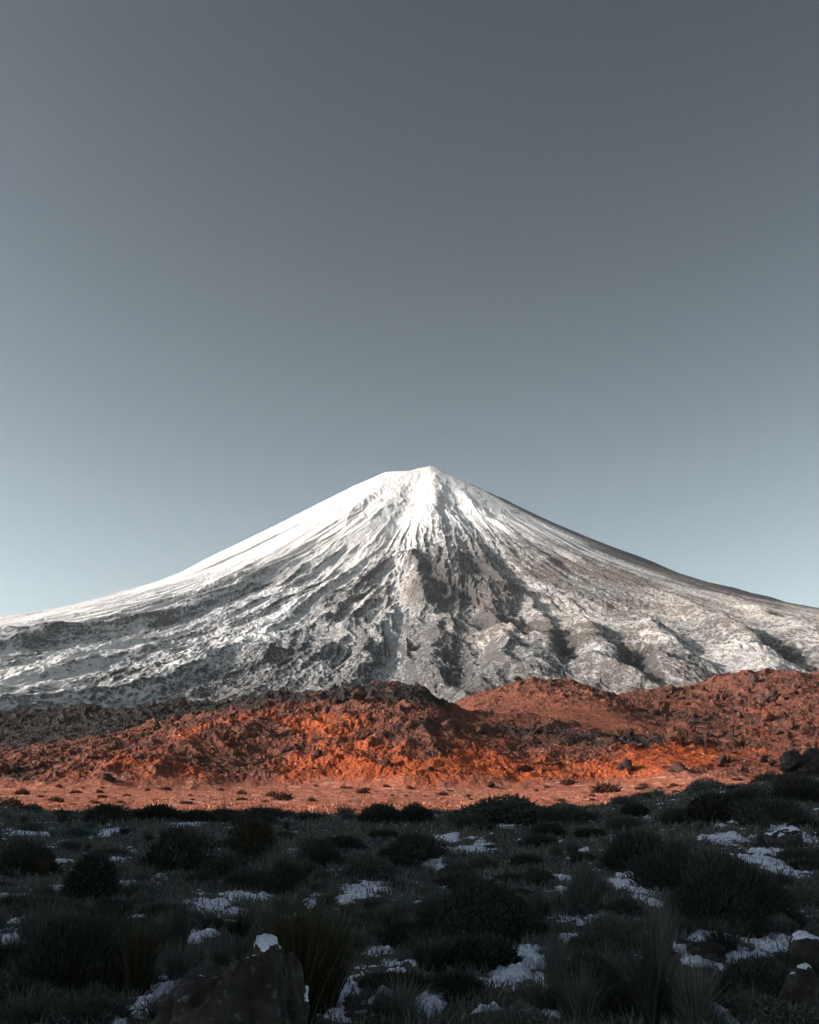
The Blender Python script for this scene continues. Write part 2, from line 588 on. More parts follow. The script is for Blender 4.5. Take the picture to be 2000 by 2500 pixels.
# soften the crests a little by averaging
B = hills(X, Y).astype(f32)
B = (B + hills(X + 4, Y) + hills(X - 4, Y) + hills(X, Y + 7) + hills(X, Y - 7)).astype(f32) / 5
onh = sstep(0.3, 6.0, B + 2.4 * fbm(X / 16, Y / 26, 4, 100))


def lpt(u, v):
    x, y, z = hit(u, v, lambda a, b: hills(a, b), 70, 1000)
    return x, y, z


def blob(lst):
    """patches given by their middle and half sizes, metres across and metres up the slope"""
    o = np.zeros_like(B)
    jx = X + 9 * fbm(X / 18, Y / 22, 3, 110); jz = B + 3.0 * fbm(X / 18, Y / 22, 3, 114)
    for u, v, ru, rv, amt in lst:
        x, y, z = lpt(u, v)
        k = y / F
        d = ((jx - x) / (ru * k)) ** 2 + ((jz - z) / (rv * k)) ** 2
        o = o + amt * np.exp(-d ** 1.5) * np.exp(-((Y - y) / 130) ** 2)
    return o


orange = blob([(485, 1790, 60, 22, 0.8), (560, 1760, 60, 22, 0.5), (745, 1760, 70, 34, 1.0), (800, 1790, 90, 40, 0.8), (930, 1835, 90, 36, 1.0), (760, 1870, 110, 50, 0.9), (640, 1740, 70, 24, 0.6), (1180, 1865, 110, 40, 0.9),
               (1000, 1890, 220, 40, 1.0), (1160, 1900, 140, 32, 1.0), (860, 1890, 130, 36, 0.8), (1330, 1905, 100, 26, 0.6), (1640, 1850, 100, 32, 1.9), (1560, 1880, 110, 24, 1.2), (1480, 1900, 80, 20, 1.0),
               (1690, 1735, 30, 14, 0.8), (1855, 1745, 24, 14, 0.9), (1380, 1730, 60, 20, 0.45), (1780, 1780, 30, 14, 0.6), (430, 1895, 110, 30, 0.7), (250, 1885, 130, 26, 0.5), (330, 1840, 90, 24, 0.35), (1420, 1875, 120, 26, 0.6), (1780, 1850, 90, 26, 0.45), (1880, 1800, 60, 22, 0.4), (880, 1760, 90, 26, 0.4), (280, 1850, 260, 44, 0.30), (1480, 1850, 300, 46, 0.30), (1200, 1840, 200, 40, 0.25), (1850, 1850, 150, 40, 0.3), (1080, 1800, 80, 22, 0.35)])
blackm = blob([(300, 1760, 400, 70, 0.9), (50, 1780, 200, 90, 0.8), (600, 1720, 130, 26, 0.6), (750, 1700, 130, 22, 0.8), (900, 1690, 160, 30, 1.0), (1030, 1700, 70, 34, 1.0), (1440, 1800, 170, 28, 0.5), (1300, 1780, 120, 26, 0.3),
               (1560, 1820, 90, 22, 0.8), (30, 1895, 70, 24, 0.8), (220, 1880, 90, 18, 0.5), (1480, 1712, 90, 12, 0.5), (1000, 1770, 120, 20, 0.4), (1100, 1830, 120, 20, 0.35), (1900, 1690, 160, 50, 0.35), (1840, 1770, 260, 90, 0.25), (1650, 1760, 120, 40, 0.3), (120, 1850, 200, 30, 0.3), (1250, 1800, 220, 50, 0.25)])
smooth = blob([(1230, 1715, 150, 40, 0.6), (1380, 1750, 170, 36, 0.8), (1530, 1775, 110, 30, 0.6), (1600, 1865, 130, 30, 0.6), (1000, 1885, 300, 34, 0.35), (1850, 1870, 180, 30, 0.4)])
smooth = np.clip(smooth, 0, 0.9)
rg = onh * (1 - smooth)
# blocky clinker: rounded lumps of three sizes with gaps between
lx = X + 3.0 * fbm(X / 9, Y / 9, 2, 120); ly = Y + 3.0 * fbm(X / 9, Y / 9, 2, 122)
d1, v1, e1 = worley(lx / 15, ly / 13, 130)
d2, v2, e2 = worley(lx / 5.5, ly / 5.0, 132)
d3, v3, e3 = worley(lx / 2.2, ly / 2.0, 134)
clink = 0.35 + 0.9 * sstep(-0.15, 0.35, fbm(X / 22, Y / 26, 3, 152))
lump = 1.5 * (0.5 - d1) * (0.3 + v1) + clink * (0.8 * (0.55 - d2) * (0.1 + 1.3 * v2 * v2) + 0.9 * (0.55 - d3) * (0.1 + 1.3 * v3)) + 0.60 * fbm(X / 1.3, Y / 1.2, 2, 138)
lump += 1.1 * fbm(X / 5, Y / 6, 3, 154)
lump += 3.4 * fbm(X / 38, Y / 46, 3, 140) + 2.2 * (ridged(lx / 17, ly / 21, 3, 144) - 0.4)
spire = np.clip(fbm(X / 7, Y / 7, 2, 150) - 0.30, 0, 1) * 7 * sstep(20, 45, B)
Z = B + rg * (lump * 1.0 + spire) + onh * smooth * 0.6 * (lump * 0.4)
# the plain: nearly level sand with small swells and hummocks
hum, hv, _ = worley(X / 5.0, Y / 7.0, 160)
Z += (1 - onh) * (0.5 * fbm(X / 22, Y / 40, 3, 162) + 0.30 * fbm(X / 3, Y / 6, 3, 166) + 0.9 * np.clip(0.40 - hum, 0, 1) * (hv > 0.45)) - 0.4 * sstep(75, 52, Q)
Z += 3.0 * sstep(20, 140, X) * sstep(60, 200, Q) * 0.6
side = rg * 0.8
X2 = X + side * (0.5 * fbm(X / 2.2, Y / 2.2, 2, 170) + 1.0 * fbm(X / 8, Y / 8, 2, 172))
Y2 = Y - side * (0.6 * lump * 0.5)
sw = Z.copy()
for ax in (0, 1):
    for k in (1, 2, 4):
        sw = (np.roll(sw, k, ax) + sw + np.roll(sw, -k, ax)) / 3
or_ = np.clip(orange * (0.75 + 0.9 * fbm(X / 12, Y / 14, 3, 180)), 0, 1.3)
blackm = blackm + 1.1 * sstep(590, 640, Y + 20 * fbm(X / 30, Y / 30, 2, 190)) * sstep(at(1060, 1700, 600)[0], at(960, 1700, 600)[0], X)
bk_ = np.clip(blackm * (0.9 + 0.8 * fbm(X / 16, Y / 18, 3, 184)), 0, 1.2)  # black lava, with the left ridge's shade put into its colour
lift = np.clip((Z - sw) * 0.9, -1, 1)

m, t, b = new_mat('lava', 0.92, 0.12)
c = coords(t)
n1 = noise(t, c, 0.35, 6, 0.65); n2 = noise(t, c, 0.08, 4, 0.6); n3 = noise(t, c, 1.3, 4, 0.65); n4 = noise(t, c, 0.5, 6, 0.7)
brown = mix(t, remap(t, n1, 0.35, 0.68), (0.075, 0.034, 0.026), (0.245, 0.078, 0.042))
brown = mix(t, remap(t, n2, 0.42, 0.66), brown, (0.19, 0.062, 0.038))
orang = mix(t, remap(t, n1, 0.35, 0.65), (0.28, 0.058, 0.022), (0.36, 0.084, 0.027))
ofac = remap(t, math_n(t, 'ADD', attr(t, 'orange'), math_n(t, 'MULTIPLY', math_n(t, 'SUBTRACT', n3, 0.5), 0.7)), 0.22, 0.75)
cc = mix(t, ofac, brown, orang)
bfac = remap(t, math_n(t, 'ADD', attr(t, 'black'), math_n(t, 'MULTIPLY', math_n(t, 'SUBTRACT', n1, 0.5), 1.2)), 0.25, 0.75)
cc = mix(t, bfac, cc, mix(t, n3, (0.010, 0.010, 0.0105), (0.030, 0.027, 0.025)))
# black clinker crusts, also painting in fine shadows, and dabs of snow left between the stones
crust = remap(t, math_n(t, 'SUBTRACT', n4, math_n(t, 'ADD', math_n(t, 'MULTIPLY', attr(t, 'smooth'), 0.16), math_n(t, 'MULTIPLY', attr(t, 'orange'), 0.06))), 0.455, 0.56)
cc = mix(t, math_n(t, 'MULTIPLY', crust, 0.75), cc, (0.040, 0.030, 0.027))
dab = noise(t, coords(t, (0.6, 0.5, 1.4)), 1.5, 2, 0.5)
cc = mix(t, math_n(t, 'MULTIPLY', remap(t, dab, 0.70, 0.735), 0.75), cc, (0.72, 0.66, 0.62))
# sand of the plain
sandn = noise(t, coords(t, (1, 0.35, 1)), 0.45, 6, 0.7)
sand = mix(t, remap(t, sandn, 0.3, 0.7), (0.28, 0.083, 0.053), (0.42, 0.150, 0.094))
sand = mix(t, remap(t, noise(t, coords(t, (0.12, 0.3, 1)), 1.0, 4, 0.6), 0.55, 0.68, 0, 0.8), sand, (0.62, 0.38, 0.26))
sand = mix(t, remap(t, noise(t, coords(t, (0.10, 0.14, 1)), 1.0, 4, 0.65), 0.66, 0.72, 0, 0.8), sand, (0.72, 0.66, 0.60))
sand = mix(t, remap(t, noise(t, coords(t, (0.16, 0.10, 1)), 1.0, 5, 0.7), 0.56, 0.66, 0, 0.65), sand, (0.15, 0.055, 0.036))
sand = mix(t, remap(t, noise(t, coords(t, (1, 0.5, 1)), 2.2, 3, 0.6), 0.60, 0.68, 0, 0.6), sand, (0.13, 0.055, 0.040))
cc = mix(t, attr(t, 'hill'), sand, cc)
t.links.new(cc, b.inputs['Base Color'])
bump(t, b, math_n(t, 'ADD', n3, math_n(t, 'MULTIPLY', n1, 0.8)), 0.9, 0.9)
M_LAVA = m
V = np.stack([X2.ravel(), Y2.ravel(), Z.ravel()], 1)
fc = grid_faces(len(rad), len(az))[:, ::-1]
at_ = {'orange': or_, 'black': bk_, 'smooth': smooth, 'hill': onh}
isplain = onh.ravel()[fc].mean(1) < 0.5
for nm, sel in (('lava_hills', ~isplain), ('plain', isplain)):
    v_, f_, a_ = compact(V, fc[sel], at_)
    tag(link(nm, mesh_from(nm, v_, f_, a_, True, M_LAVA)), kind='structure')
LAVA_Z = Z; LAVA_AZ = az; LAVA_R = rad


def lava_h(x, y):
    a = math.atan2(x, y); q = math.hypot(x, y)
    i = int(np.clip(np.searchsorted(LAVA_R, q), 1, len(LAVA_R) - 1)); j = int(np.clip(np.searchsorted(LAVA_AZ, a), 1, len(LAVA_AZ) - 1))
    return float(LAVA_Z[i - 1:i + 1, j - 1:j + 1].mean())


def lava_hit(u, v, y0=75, y1=1000):
    dx, dz = ray(u, v)
    for q in np.exp(np.linspace(math.log(y0), math.log(y1), 900)):
        if CAM_Z + dz * q <= lava_h(dx * q, q):
            return float(dx * q), float(q), lava_h(dx * q, q)
    return None


# =================================================================== FOREGROUND GROUND
def ground_smooth(x, y):
    q = np.hypot(x, y)
    s = x / np.maximum(y, 1.0)
    z = 2.30 - 0.15 * sstep(12, 26, q) + 0.34 * sstep(28, 42, q)
    z = z + sstep(15, 42, q) * (0.35 * sstep(-0.25, -0.42, s) + 1.35 * sstep(0.10, 0.38, s) + 0.22 * sstep(0.0, 0.1, s) * sstep(0.25, 0.1, s))
    z = z - (z + 1.2) * sstep(46, 64, q)
    return z


GAZ = az_spacing(24.5, 1250, 75, 60)
GR = np.concatenate([np.linspace(0.6, 6.4, 30)[:-1], np.exp(np.linspace(math.log(6.4), math.log(66), 620))])
A, Q = np.meshgrid(GAZ, GR)
X = (Q * np.sin(A)).astype(f32); Y = (Q * np.cos(A)).astype(f32)
und = 0.16 * fbm(X / 4.5, Y / 5.5, 3, 200) + 0.05 * fbm(X / 1.1, Y / 1.2, 3, 204)
GS = (ground_smooth(X, Y) + und * sstep(2, 8, Q)).astype(f32)
rough = 0.020 * fbm(X / 0.28, Y / 0.3, 3, 208) + 0.03 * (ridged(X / 0.5, Y / 0.5, 2, 212) - 0.4)
GZ = GS + rough


def gz(x, y):
    a = np.arctan2(x, y); q = np.hypot(x, y)
    i = np.clip(np.searchsorted(GR, q), 1, len(GR) - 1); j = np.clip(np.searchsorted(GAZ, a), 1, len(GAZ) - 1)
    return GS[i, j]


def ghit(u, v):
    dx, dz = ray(u, v)
    qs = np.exp(np.linspace(math.log(5), math.log(60), 700))
    h = gz(dx * qs, qs)
    k = np.nonzero(CAM_Z + dz * qs <= h)[0]
    k = k[0] if len(k) else 699
    return float(dx * qs[k]), float(qs[k]), float(h[k])


SNOW = [(81, 2037, 36, 6), (280, 2027, 22, 5), (252, 2037, 16, 5), (138, 2104, 18, 8), (280, 2100, 14, 10), (430, 2132, 28, 5), (25, 2190, 30, 9), (126, 2171, 22, 8), (292, 2161, 30, 9), (527, 2210, 40, 16), (560, 2235, 30, 9), (600, 2190, 50, 8),
        (657, 2161, 16, 8), (306, 2254, 20, 12), (227, 2347, 30, 14), (426, 2417, 60, 14), (375, 2452, 50, 14), (340, 2480, 46, 12), (61, 2490, 16, 8), (130, 2492, 40, 9), (467, 2011, 26, 7), (715, 2080, 26, 6), (877, 2067, 14, 6),
        (975, 1997, 22, 4), (1092, 2043, 30, 4), (1161, 2076, 56, 7), (1175, 2064, 14, 8), (1056, 2110, 32, 13), (893, 2172, 62, 14), (860, 2190, 38, 12), (1094, 2175, 16, 14), (1031, 2218, 44, 14), (1210, 2185, 14, 10), (1340, 2145, 14, 8), (910, 2327, 28, 11),
        (837, 2352, 22, 9), (1275, 2319, 40, 12), (1245, 2385, 76, 26), (1290, 2345, 40, 14), (829, 2423, 36, 16), (824, 2462, 36, 16), (934, 2425, 22, 11), (1031, 2453, 50, 16), (1060, 2436, 30, 9), (970, 2376, 30, 10), (1763, 2049, 44, 7), (1800, 2043, 16, 5),
        (1929, 2033, 34, 10), (1935, 2012, 36, 5), (1868, 2104, 34, 20), (1890, 2078, 40, 9), (1375, 2145, 36, 10), (1385, 2180, 24, 12), (1527, 2155, 52, 22), (1545, 2140, 50, 8), (1478, 2240, 26, 8), (1401, 2299, 30, 18), (1418, 2345, 36, 10),
        (1758, 2293, 80, 8), (1665, 2320, 20, 22), (1706, 2350, 50, 8), (1827, 2344, 80, 20), (1900, 2310, 70, 12), (1950, 2300, 50, 8), (1324, 2396, 28, 14), (1754, 2473, 20, 30), (1595, 2205, 24, 20), (1800, 2000, 20, 5), (1000, 2080, 10, 4),
        (690, 2250, 10, 6), (760, 2215, 14, 6), (480, 2290, 30, 5), (20, 2300, 20, 9), (60, 2250, 20, 7), (1180, 2470, 40, 6), (1330, 2480, 30, 8), (1890, 2400, 60, 6), (640, 2060, 14, 4), (380, 2090, 10, 4), (1500, 2090, 20, 5), (1420, 2075, 16, 4)]
sm_ = np.full(X.shape, -1.0, f32)
wX = X + (0.07 + Y * 0.012) * fbm(X / 0.5, Y / 0.7, 4, 220); wY = Y + (0.2 + Y * 0.03) * fbm(X / 0.5, Y / 0.9, 4, 224)
for u, v, ru, rv in SNOW:
    x, y, z = ghit(u, v)
    k = y / F
    rx = max(ru * k, 0.05); ry = max(rv * k * y / 1.7, 0.10)
    sm_ = np.maximum(sm_, 1 - np.sqrt(((wX - x) / rx) ** 2 + ((wY - y) / ry) ** 2))
dust = fbm(X / 0.9, Y / 1.4, 4, 228)
sm_ = np.maximum(sm_, (dust - 0.42) * 1.2)
snow_h = np.clip(sm_, -1, 0.45) * 0.085 + 0.052 * fbm(X / 0.22, Y / 0.36, 3, 232) + 0.034 * fbm(X / 0.07, Y / 0.10, 3, 236)
SNOWM = sm_

m, t, b = new_mat('soil', 0.95, 0.1)
c = coords(t)
n1 = noise(t, c, 1.2, 6, 0.65); n2 = noise(t, c, 9, 4, 0.6); n3 = noise(t, c, 0.35, 4, 0.6)
cc = mix(t, remap(t, n1, 0.35, 0.65), (0.026, 0.025, 0.024), (0.075, 0.077, 0.073))
cc = mix(t, remap(t, n3, 0.45, 0.6), cc, (0.045, 0.056, 0.049))
cc = mix(t, remap(t, n2, 0.45, 0.75), cc, (0.075, 0.075, 0.072))
t.links.new(cc, b.inputs['Base Color'])
bump(t, b, n2, 0.7, 0.03)
M_SOIL = m
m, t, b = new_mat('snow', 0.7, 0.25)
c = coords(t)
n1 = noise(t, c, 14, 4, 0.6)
t.links.new(mix(t, remap(t, n1, 0.3, 0.6), (0.26, 0.31, 0.41), (0.57, 0.645, 0.80)), b.inputs['Base Color'])  # blue of skylit shade is put into the snow's own colour
bump(t, b, n1, 0.5, 0.02)
M_SNOW = m
fc = grid_faces(len(GR), len(GAZ))[:, ::-1]
V = np.stack([X.ravel(), Y.ravel(), GZ.ravel()], 1)
tag(link('ground', mesh_from('ground', V, fc, None, True, M_SOIL)), kind='structure')
sel = (snow_h.ravel()[fc].max(1) > -0.03) & (Q.ravel()[fc].max(1) < 60)
V[:, 2] = (GS + snow_h).ravel()
v_, f_, _ = compact(V, fc[sel], {})
o = link('snow', mesh_from('snow', v_, f_, None, True, M_SNOW))
tag(o, 'bluish white patches of thin snow lying between the dark grass and shrubs', 'snow', kind='stuff')

# wide terrain under everything, out to the horizon
n = 96
ang = np.linspace(0, 2 * np.pi, n, endpoint=False)
rr = np.array([0.0, 5, 40, 70, 300, 1500, 4000, 7000, 9000])
zz = np.array([-0.2, -0.2, -1.5, -2.6, -4, -12, -25, -32, -36])
V = np.concatenate([np.stack([q * np.sin(ang), q * np.cos(ang), np.full(n, z)], 1) for q, z in zip(rr[1:], zz[1:])])
fc = []
for i in range(len(rr) - 2):
    for j in range(n):
        fc.append((i * n + j, i * n + (j + 1) % n, (i + 1) * n + (j + 1) % n, (i + 1) * n + j))
m, t, b = new_mat('outer_sand', 0.95, 0.1)
nn = noise(t, coords(t), 0.02, 6, 0.6)
t.links.new(mix(t, nn, (0.16, 0.07, 0.045), (0.30, 0.13, 0.085)), b.inputs['Base Color'])
tag(link('terrain', mesh_from('terrain', V, np.array(fc)[:, ::-1], None, True, m)), kind='structure')

# ------------------------------------------------------------------ crag outside the frame that throws the shade over the foreground
def crag():
    na, nz_ = 220, 70
    # outline of the crag's foot: a long block left of the camera
    a = np.linspace(0, 2 * np.pi, na, endpoint=False)
    sx_ = np.sign(np.cos(a)) * np.abs(np.cos(a)) ** 0.35; sy_ = np.sign(np.sin(a)) * np.abs(np.sin(a)) ** 0.35
    hh = np.linspace(0, 1, nz_)
    Aa, Hh = np.meshgrid(a, hh)
    taper = 1.06 - 0.06 * Hh
    cx, cy, wx_, wy_ = -143.0, -8.0, 47.0, 57.0
    x = cx + wx_ * taper * sx_[None]; y = cy + wy_ * taper * sy_[None]
    top = 58 + 2.4 * fbm(x / 9, y / 9, 3, 300)
    z = -2 + Hh * (top + 2)
    nx = 1.2 * fbm((x + z) / 11, (y - z * 0.4) / 11, 4, 304)
    x = x + nx * np.cos(a)[None]; y = y + nx * np.sin(a)[None]
    V = np.stack([x.ravel(), y.ravel(), z.ravel()], 1)
    V = np.concatenate([V, [[cx, cy, 64.0]]])
    i = np.arange(na * nz_).reshape(nz_, na); j = np.roll(i, -1, 1)
    q = np.stack([i[:-1], j[:-1], j[1:], i[1:]], -1).reshape(-1, 4)
    tri = np.stack([i[-1], j[-1], np.full(na, len(V) - 1)], -1)
    tri = np.concatenate([tri, tri[:, 2:3]], 1)
    me = bpy.data.meshes.new('cliff')
    me.from_pydata(V.tolist(), [], [tuple(f) for f in q] + [tuple(f[:3]) for f in tri])
    m, t, b = new_mat('cliff_rock', 0.9, 0.2)
    nn = noise(t, coords(t, (1, 1, 0.5)), 0.25, 6, 0.65)
    t.links.new(mix(t, nn, (0.06, 0.045, 0.04), (0.16, 0.11, 0.09)), b.inputs['Base Color'])
    me.materials.append(m)
    tag(link('cliff', me), kind='structure')


crag()
# =================================================================== PLANTS AND STONES
def leaf_quads(P, D, U, L, Wd):
    """flat pointed leaves: base P, direction D, side U, length L, width Wd"""
    L = L[:, None]; Wd = Wd[:, None]
    a = P; b_ = P + D * L * 0.45 + U * Wd; c_ = P + D * L; d_ = P + D * L * 0.45 - U * Wd
    n_ = len(P)
    Vv = np.stack([a, b_, c_, d_], 1).reshape(-1, 3)
    return Vv, np.arange(n_ * 4).reshape(n_, 4)


def unit(v):
    return v / (np.linalg.norm(v, axis=-1, keepdims=True) + 1e-9)


def foliage_mesh(name, g, n_, size, mat, rx=1.0, rz=0.8, lumps=9, spiky=0.3, needle=False):
    """a mound of leaves filling the outer part of a lumpy dome"""
    d = unit(g.normal(size=(n_, 3))); d[:, 2] = np.abs(d[:, 2]) * 1.1 - 0.12
    d = unit(d)
    ld = unit(g.normal(size=(lumps, 3)) * [1, 1, 0.7] + [0, 0, 0.4]); lr = g.uniform(-0.38, 0.42, lumps)
    rr_ = np.ones(n_)
    for k in range(lumps):
        rr_ += lr[k] * np.exp(-((1 - d @ ld[k]) / 0.09) ** 1)
    depth = np.where(g.random(n_) < 0.6, 1 - np.abs(g.normal(size=n_)) * 0.16, g.random(n_) ** 0.5)
    rr_ = rr_ * np.clip(depth, 0.1, 1)
    P = d * rr_[:, None] * [rx, rx, rz]
    keep = P[:, 2] > -0.05
    P, d = P[keep], d[keep]
    n2 = len(P)
    D = unit(d * (1.0 if needle else 0.5) + g.normal(size=(n2, 3)) * (0.35 if needle else 0.6) + [0, 0, spiky])
    U = unit(np.cross(D, g.normal(size=(n2, 3))))
    L = size * g.uniform(0.6, 1.5, n2)
    tw = g.random(n2) < 0.16
    L = np.where(tw, L * 2.4, L); D = unit(D + np.where(tw[:, None], d * 1.2 + [0, 0, 0.5], 0)); U = unit(np.cross(D, g.normal(size=(n2, 3))))
    V, f = leaf_quads(P, D, U, L, L * np.where(tw, 0.06, 0.14 if needle else 0.25))
    tone = np.repeat(g.random(n2), 4)
    return mesh_from(name, V, f, {'tone': tone}, False, mat)


def stem_mesh(name, g, k, length, rad_, mat, spread=1.0, up_=0.9):
    Vs, fs = [], []
    for i in range(k):
        a = g.uniform(0, 2 * np.pi); e = g.uniform(0.2, 1.0) * spread
        d = unit(np.array([math.cos(a) * e, math.sin(a) * e, up_]))
        p = np.array([math.cos(a), math.sin(a), 0]) * g.uniform(0, 0.08) * length
        base = len(Vs) * 0 + sum(len(v) for v in Vs)
        rings = []
        q = p.copy(); dd = d.copy()
        n_ = 6
        for j in range(n_ + 1):
            r_ = rad_ * (1 - 0.85 * j / n_)
            s_ = unit(np.cross(dd, [0.3, 0.5, 0.8])); w_ = np.cross(dd, s_)
            rings.append([q + r_ * (math.cos(t_) * s_ + math.sin(t_) * w_) for t_ in (0, 2.09, 4.19)])
            dd = unit(dd + g.normal(size=3) * 0.18); q = q + dd * length * g.uniform(0.8, 1.1) / n_
        Vs.append(np.array(rings).reshape(-1, 3))
        for j in range(n_):
            for t_ in range(3):
                u_ = (t_ + 1) % 3
                fs.append((base + j * 3 + t_, base + j * 3 + u_, base + j * 3 + 3 + u_, base + j * 3 + 3 + t_))
    return mesh_from(name, np.concatenate(Vs), np.array(fs), None, True, mat)


def blade_mesh(name, g, n_, height, basr, lean, width, mat, droop=0.5):
    """a clump of arching grass blades, each four segments long"""
    a = g.uniform(0, 2 * np.pi, n_); q = np.sqrt(g.random(n_)) * basr
    P = np.stack([np.cos(a) * q, np.sin(a) * q, np.zeros(n_)], 1)
    a2 = a + g.normal(size=n_) * 0.7
    out = np.stack([np.cos(a2), np.sin(a2), np.zeros(n_)], 1)
    h = height * g.uniform(0.45, 1.1, n_); ln = lean * g.uniform(0.1, 1.0, n_) * (0.35 + q / basr)
    w = width * g.uniform(0.6, 1.3, n_)
    S = np.cross(out, [0, 0, 1.0])
    S = unit(S + out * g.normal(size=(n_, 1)) * 0.8)
    pts = []
    for j in range(5):
        t_ = j / 4.0
        c_ = P + out * (ln * h * (t_ ** (1 + droop)))[:, None] + np.array([0, 0, 1.0]) * (h * (t_ - droop * ln * 0.5 * t_ * t_))[:, None]
        ww = (w * (1 - t_ * 0.9))[:, None]
        pts += [c_ - S * ww, c_ + S * ww]
    V = np.stack(pts, 1).reshape(-1, 3)
    base = np.arange(n_)[:, None] * 10
    f = np.concatenate([base + np.array([[2 * j, 2 * j + 1, 2 * j + 3, 2 * j + 2]]) for j in range(4)])
    return mesh_from(name, V, f, {'tone': np.repeat(g.random(n_), 10)}, False, mat)


def plant_mat(name, dark, light, third=None):
    m, t, b = new_mat(name, 0.85, 0.15)
    cc = mix(t, attr(t, 'tone'), dark, light)
    if third:
        cc = mix(t, remap(t, attr(t, 'tone'), 0.86, 0.90), cc, third)
    oi = nd(t, 'ShaderNodeObjectInfo')
    hsv = nd(t, 'ShaderNodeHueSaturation')
    t.links.new(remap(t, oi.outputs['Random'], 0, 1, 0.75, 1.3, False), hsv.inputs['Value'])
    t.links.new(cc, hsv.inputs['Color'])
    t.links.new(hsv.outputs[0], b.inputs['Base Color'])
    return m


M_DARK = plant_mat('dark_broom', (0.020, 0.0235, 0.023), (0.054, 0.060, 0.057))
M_GREEN = plant_mat('grey_green_leaf', (0.040, 0.054, 0.051), (0.098, 0.124, 0.116))
M_OLIVE = plant_mat('olive_leaf', (0.017, 0.020, 0.012), (0.048, 0.052, 0.027), (0.08, 0.082, 0.036))
M_GRASS = plant_mat('grass_blade', (0.042, 0.056, 0.054), (0.100, 0.124, 0.119), (0.15, 0.145, 0.12))
M_STEM = plant_mat('bark', (0.03, 0.027, 0.025), (0.03, 0.027, 0.025))
M_DRY = plant_mat('dry_stalk', (0.12, 0.10, 0.075), (0.20, 0.17, 0.13))
M_SCRUB = plant_mat('desert_scrub', (0.045, 0.022, 0.016), (0.13, 0.055, 0.035))
M_STRAW = plant_mat('straw', (0.30, 0.105, 0.062), (0.47, 0.21, 0.125))

g = np.random.default_rng(21)
SH = {'dark': [], 'green': [], 'olive': []}
for kind, mt in (('dark', M_DARK), ('green', M_GREEN), ('olive', M_OLIVE)):
    for k in range(4):
        SH[kind].append((foliage_mesh('foliage', g, 7000, 0.10, mt, rz=g.uniform(0.65, 0.95), lumps=11, needle=k % 2 == 1, spiky=0.5),
                         stem_mesh('stem', g, 14, 1.0, 0.016, M_STEM)))
BIG = [(foliage_mesh('foliage', g, 26000, 0.055, M_DARK, rz=0.8, lumps=16, needle=k == 1, spiky=0.5), stem_mesh('stem', g, 26, 1.0, 0.012, M_STEM)) for k in range(2)]
CONE_SH = (foliage_mesh('foliage', g, 6500, 0.085, M_DARK, rx=0.62, rz=1.5, lumps=8), stem_mesh('stem', g, 12, 1.2, 0.02, M_STEM, 0.4))
TU = {'green': [], 'olive': [], 'dark': []}
for kind, mt in (('green', M_GRASS), ('olive', M_OLIVE), ('dark', M_DARK)):
    for k in range(3):
        TU[kind].append((blade_mesh('blades', g, 420, 1.0, 0.22, g.uniform(0.5, 0.9), 0.010, mt, 0.6),
                         stem_mesh('dry_stalks', g, 5, 1.15, 0.006, M_DRY, 0.35)))
BROOM = (blade_mesh('blades', g, 1300, 1.0, 0.17, 0.42, 0.0075, M_OLIVE, 0.25), stem_mesh('dry_stalks', g, 12, 0.9, 0.008, M_DRY, 0.3))

ALL = []      # (object, kind word, look, u, v, distance)


def plant(name, meshes, x, y, z, sx_, sz_, rz, cat, look, parts=True, label=None, group=None, bits=('foliage', 'stem')):
    o = bpy.data.objects.new(name, None)
    COL.objects.link(o)
    o.location = (x, y, z); o.rotation_euler = (0, 0, rz); o.scale = (sx_, sx_, sz_)
    o.empty_display_size = 0.2
    for me, nm in zip(meshes, bits):
        c = bpy.data.objects.new(nm, me)
        COL.objects.link(c); c.parent = o
    tag(o, label, cat, group)
    u, v = proj(x, y, z)
    ALL.append((o, cat, look, float(u), float(v), y))
    return o


def in_snow(u, v, pad=0.9):
    return any(((u - a) / (c * pad + 4)) ** 2 + ((v - b) / (d * pad + 3)) ** 2 < 1 for a, b, c, d in SNOW)


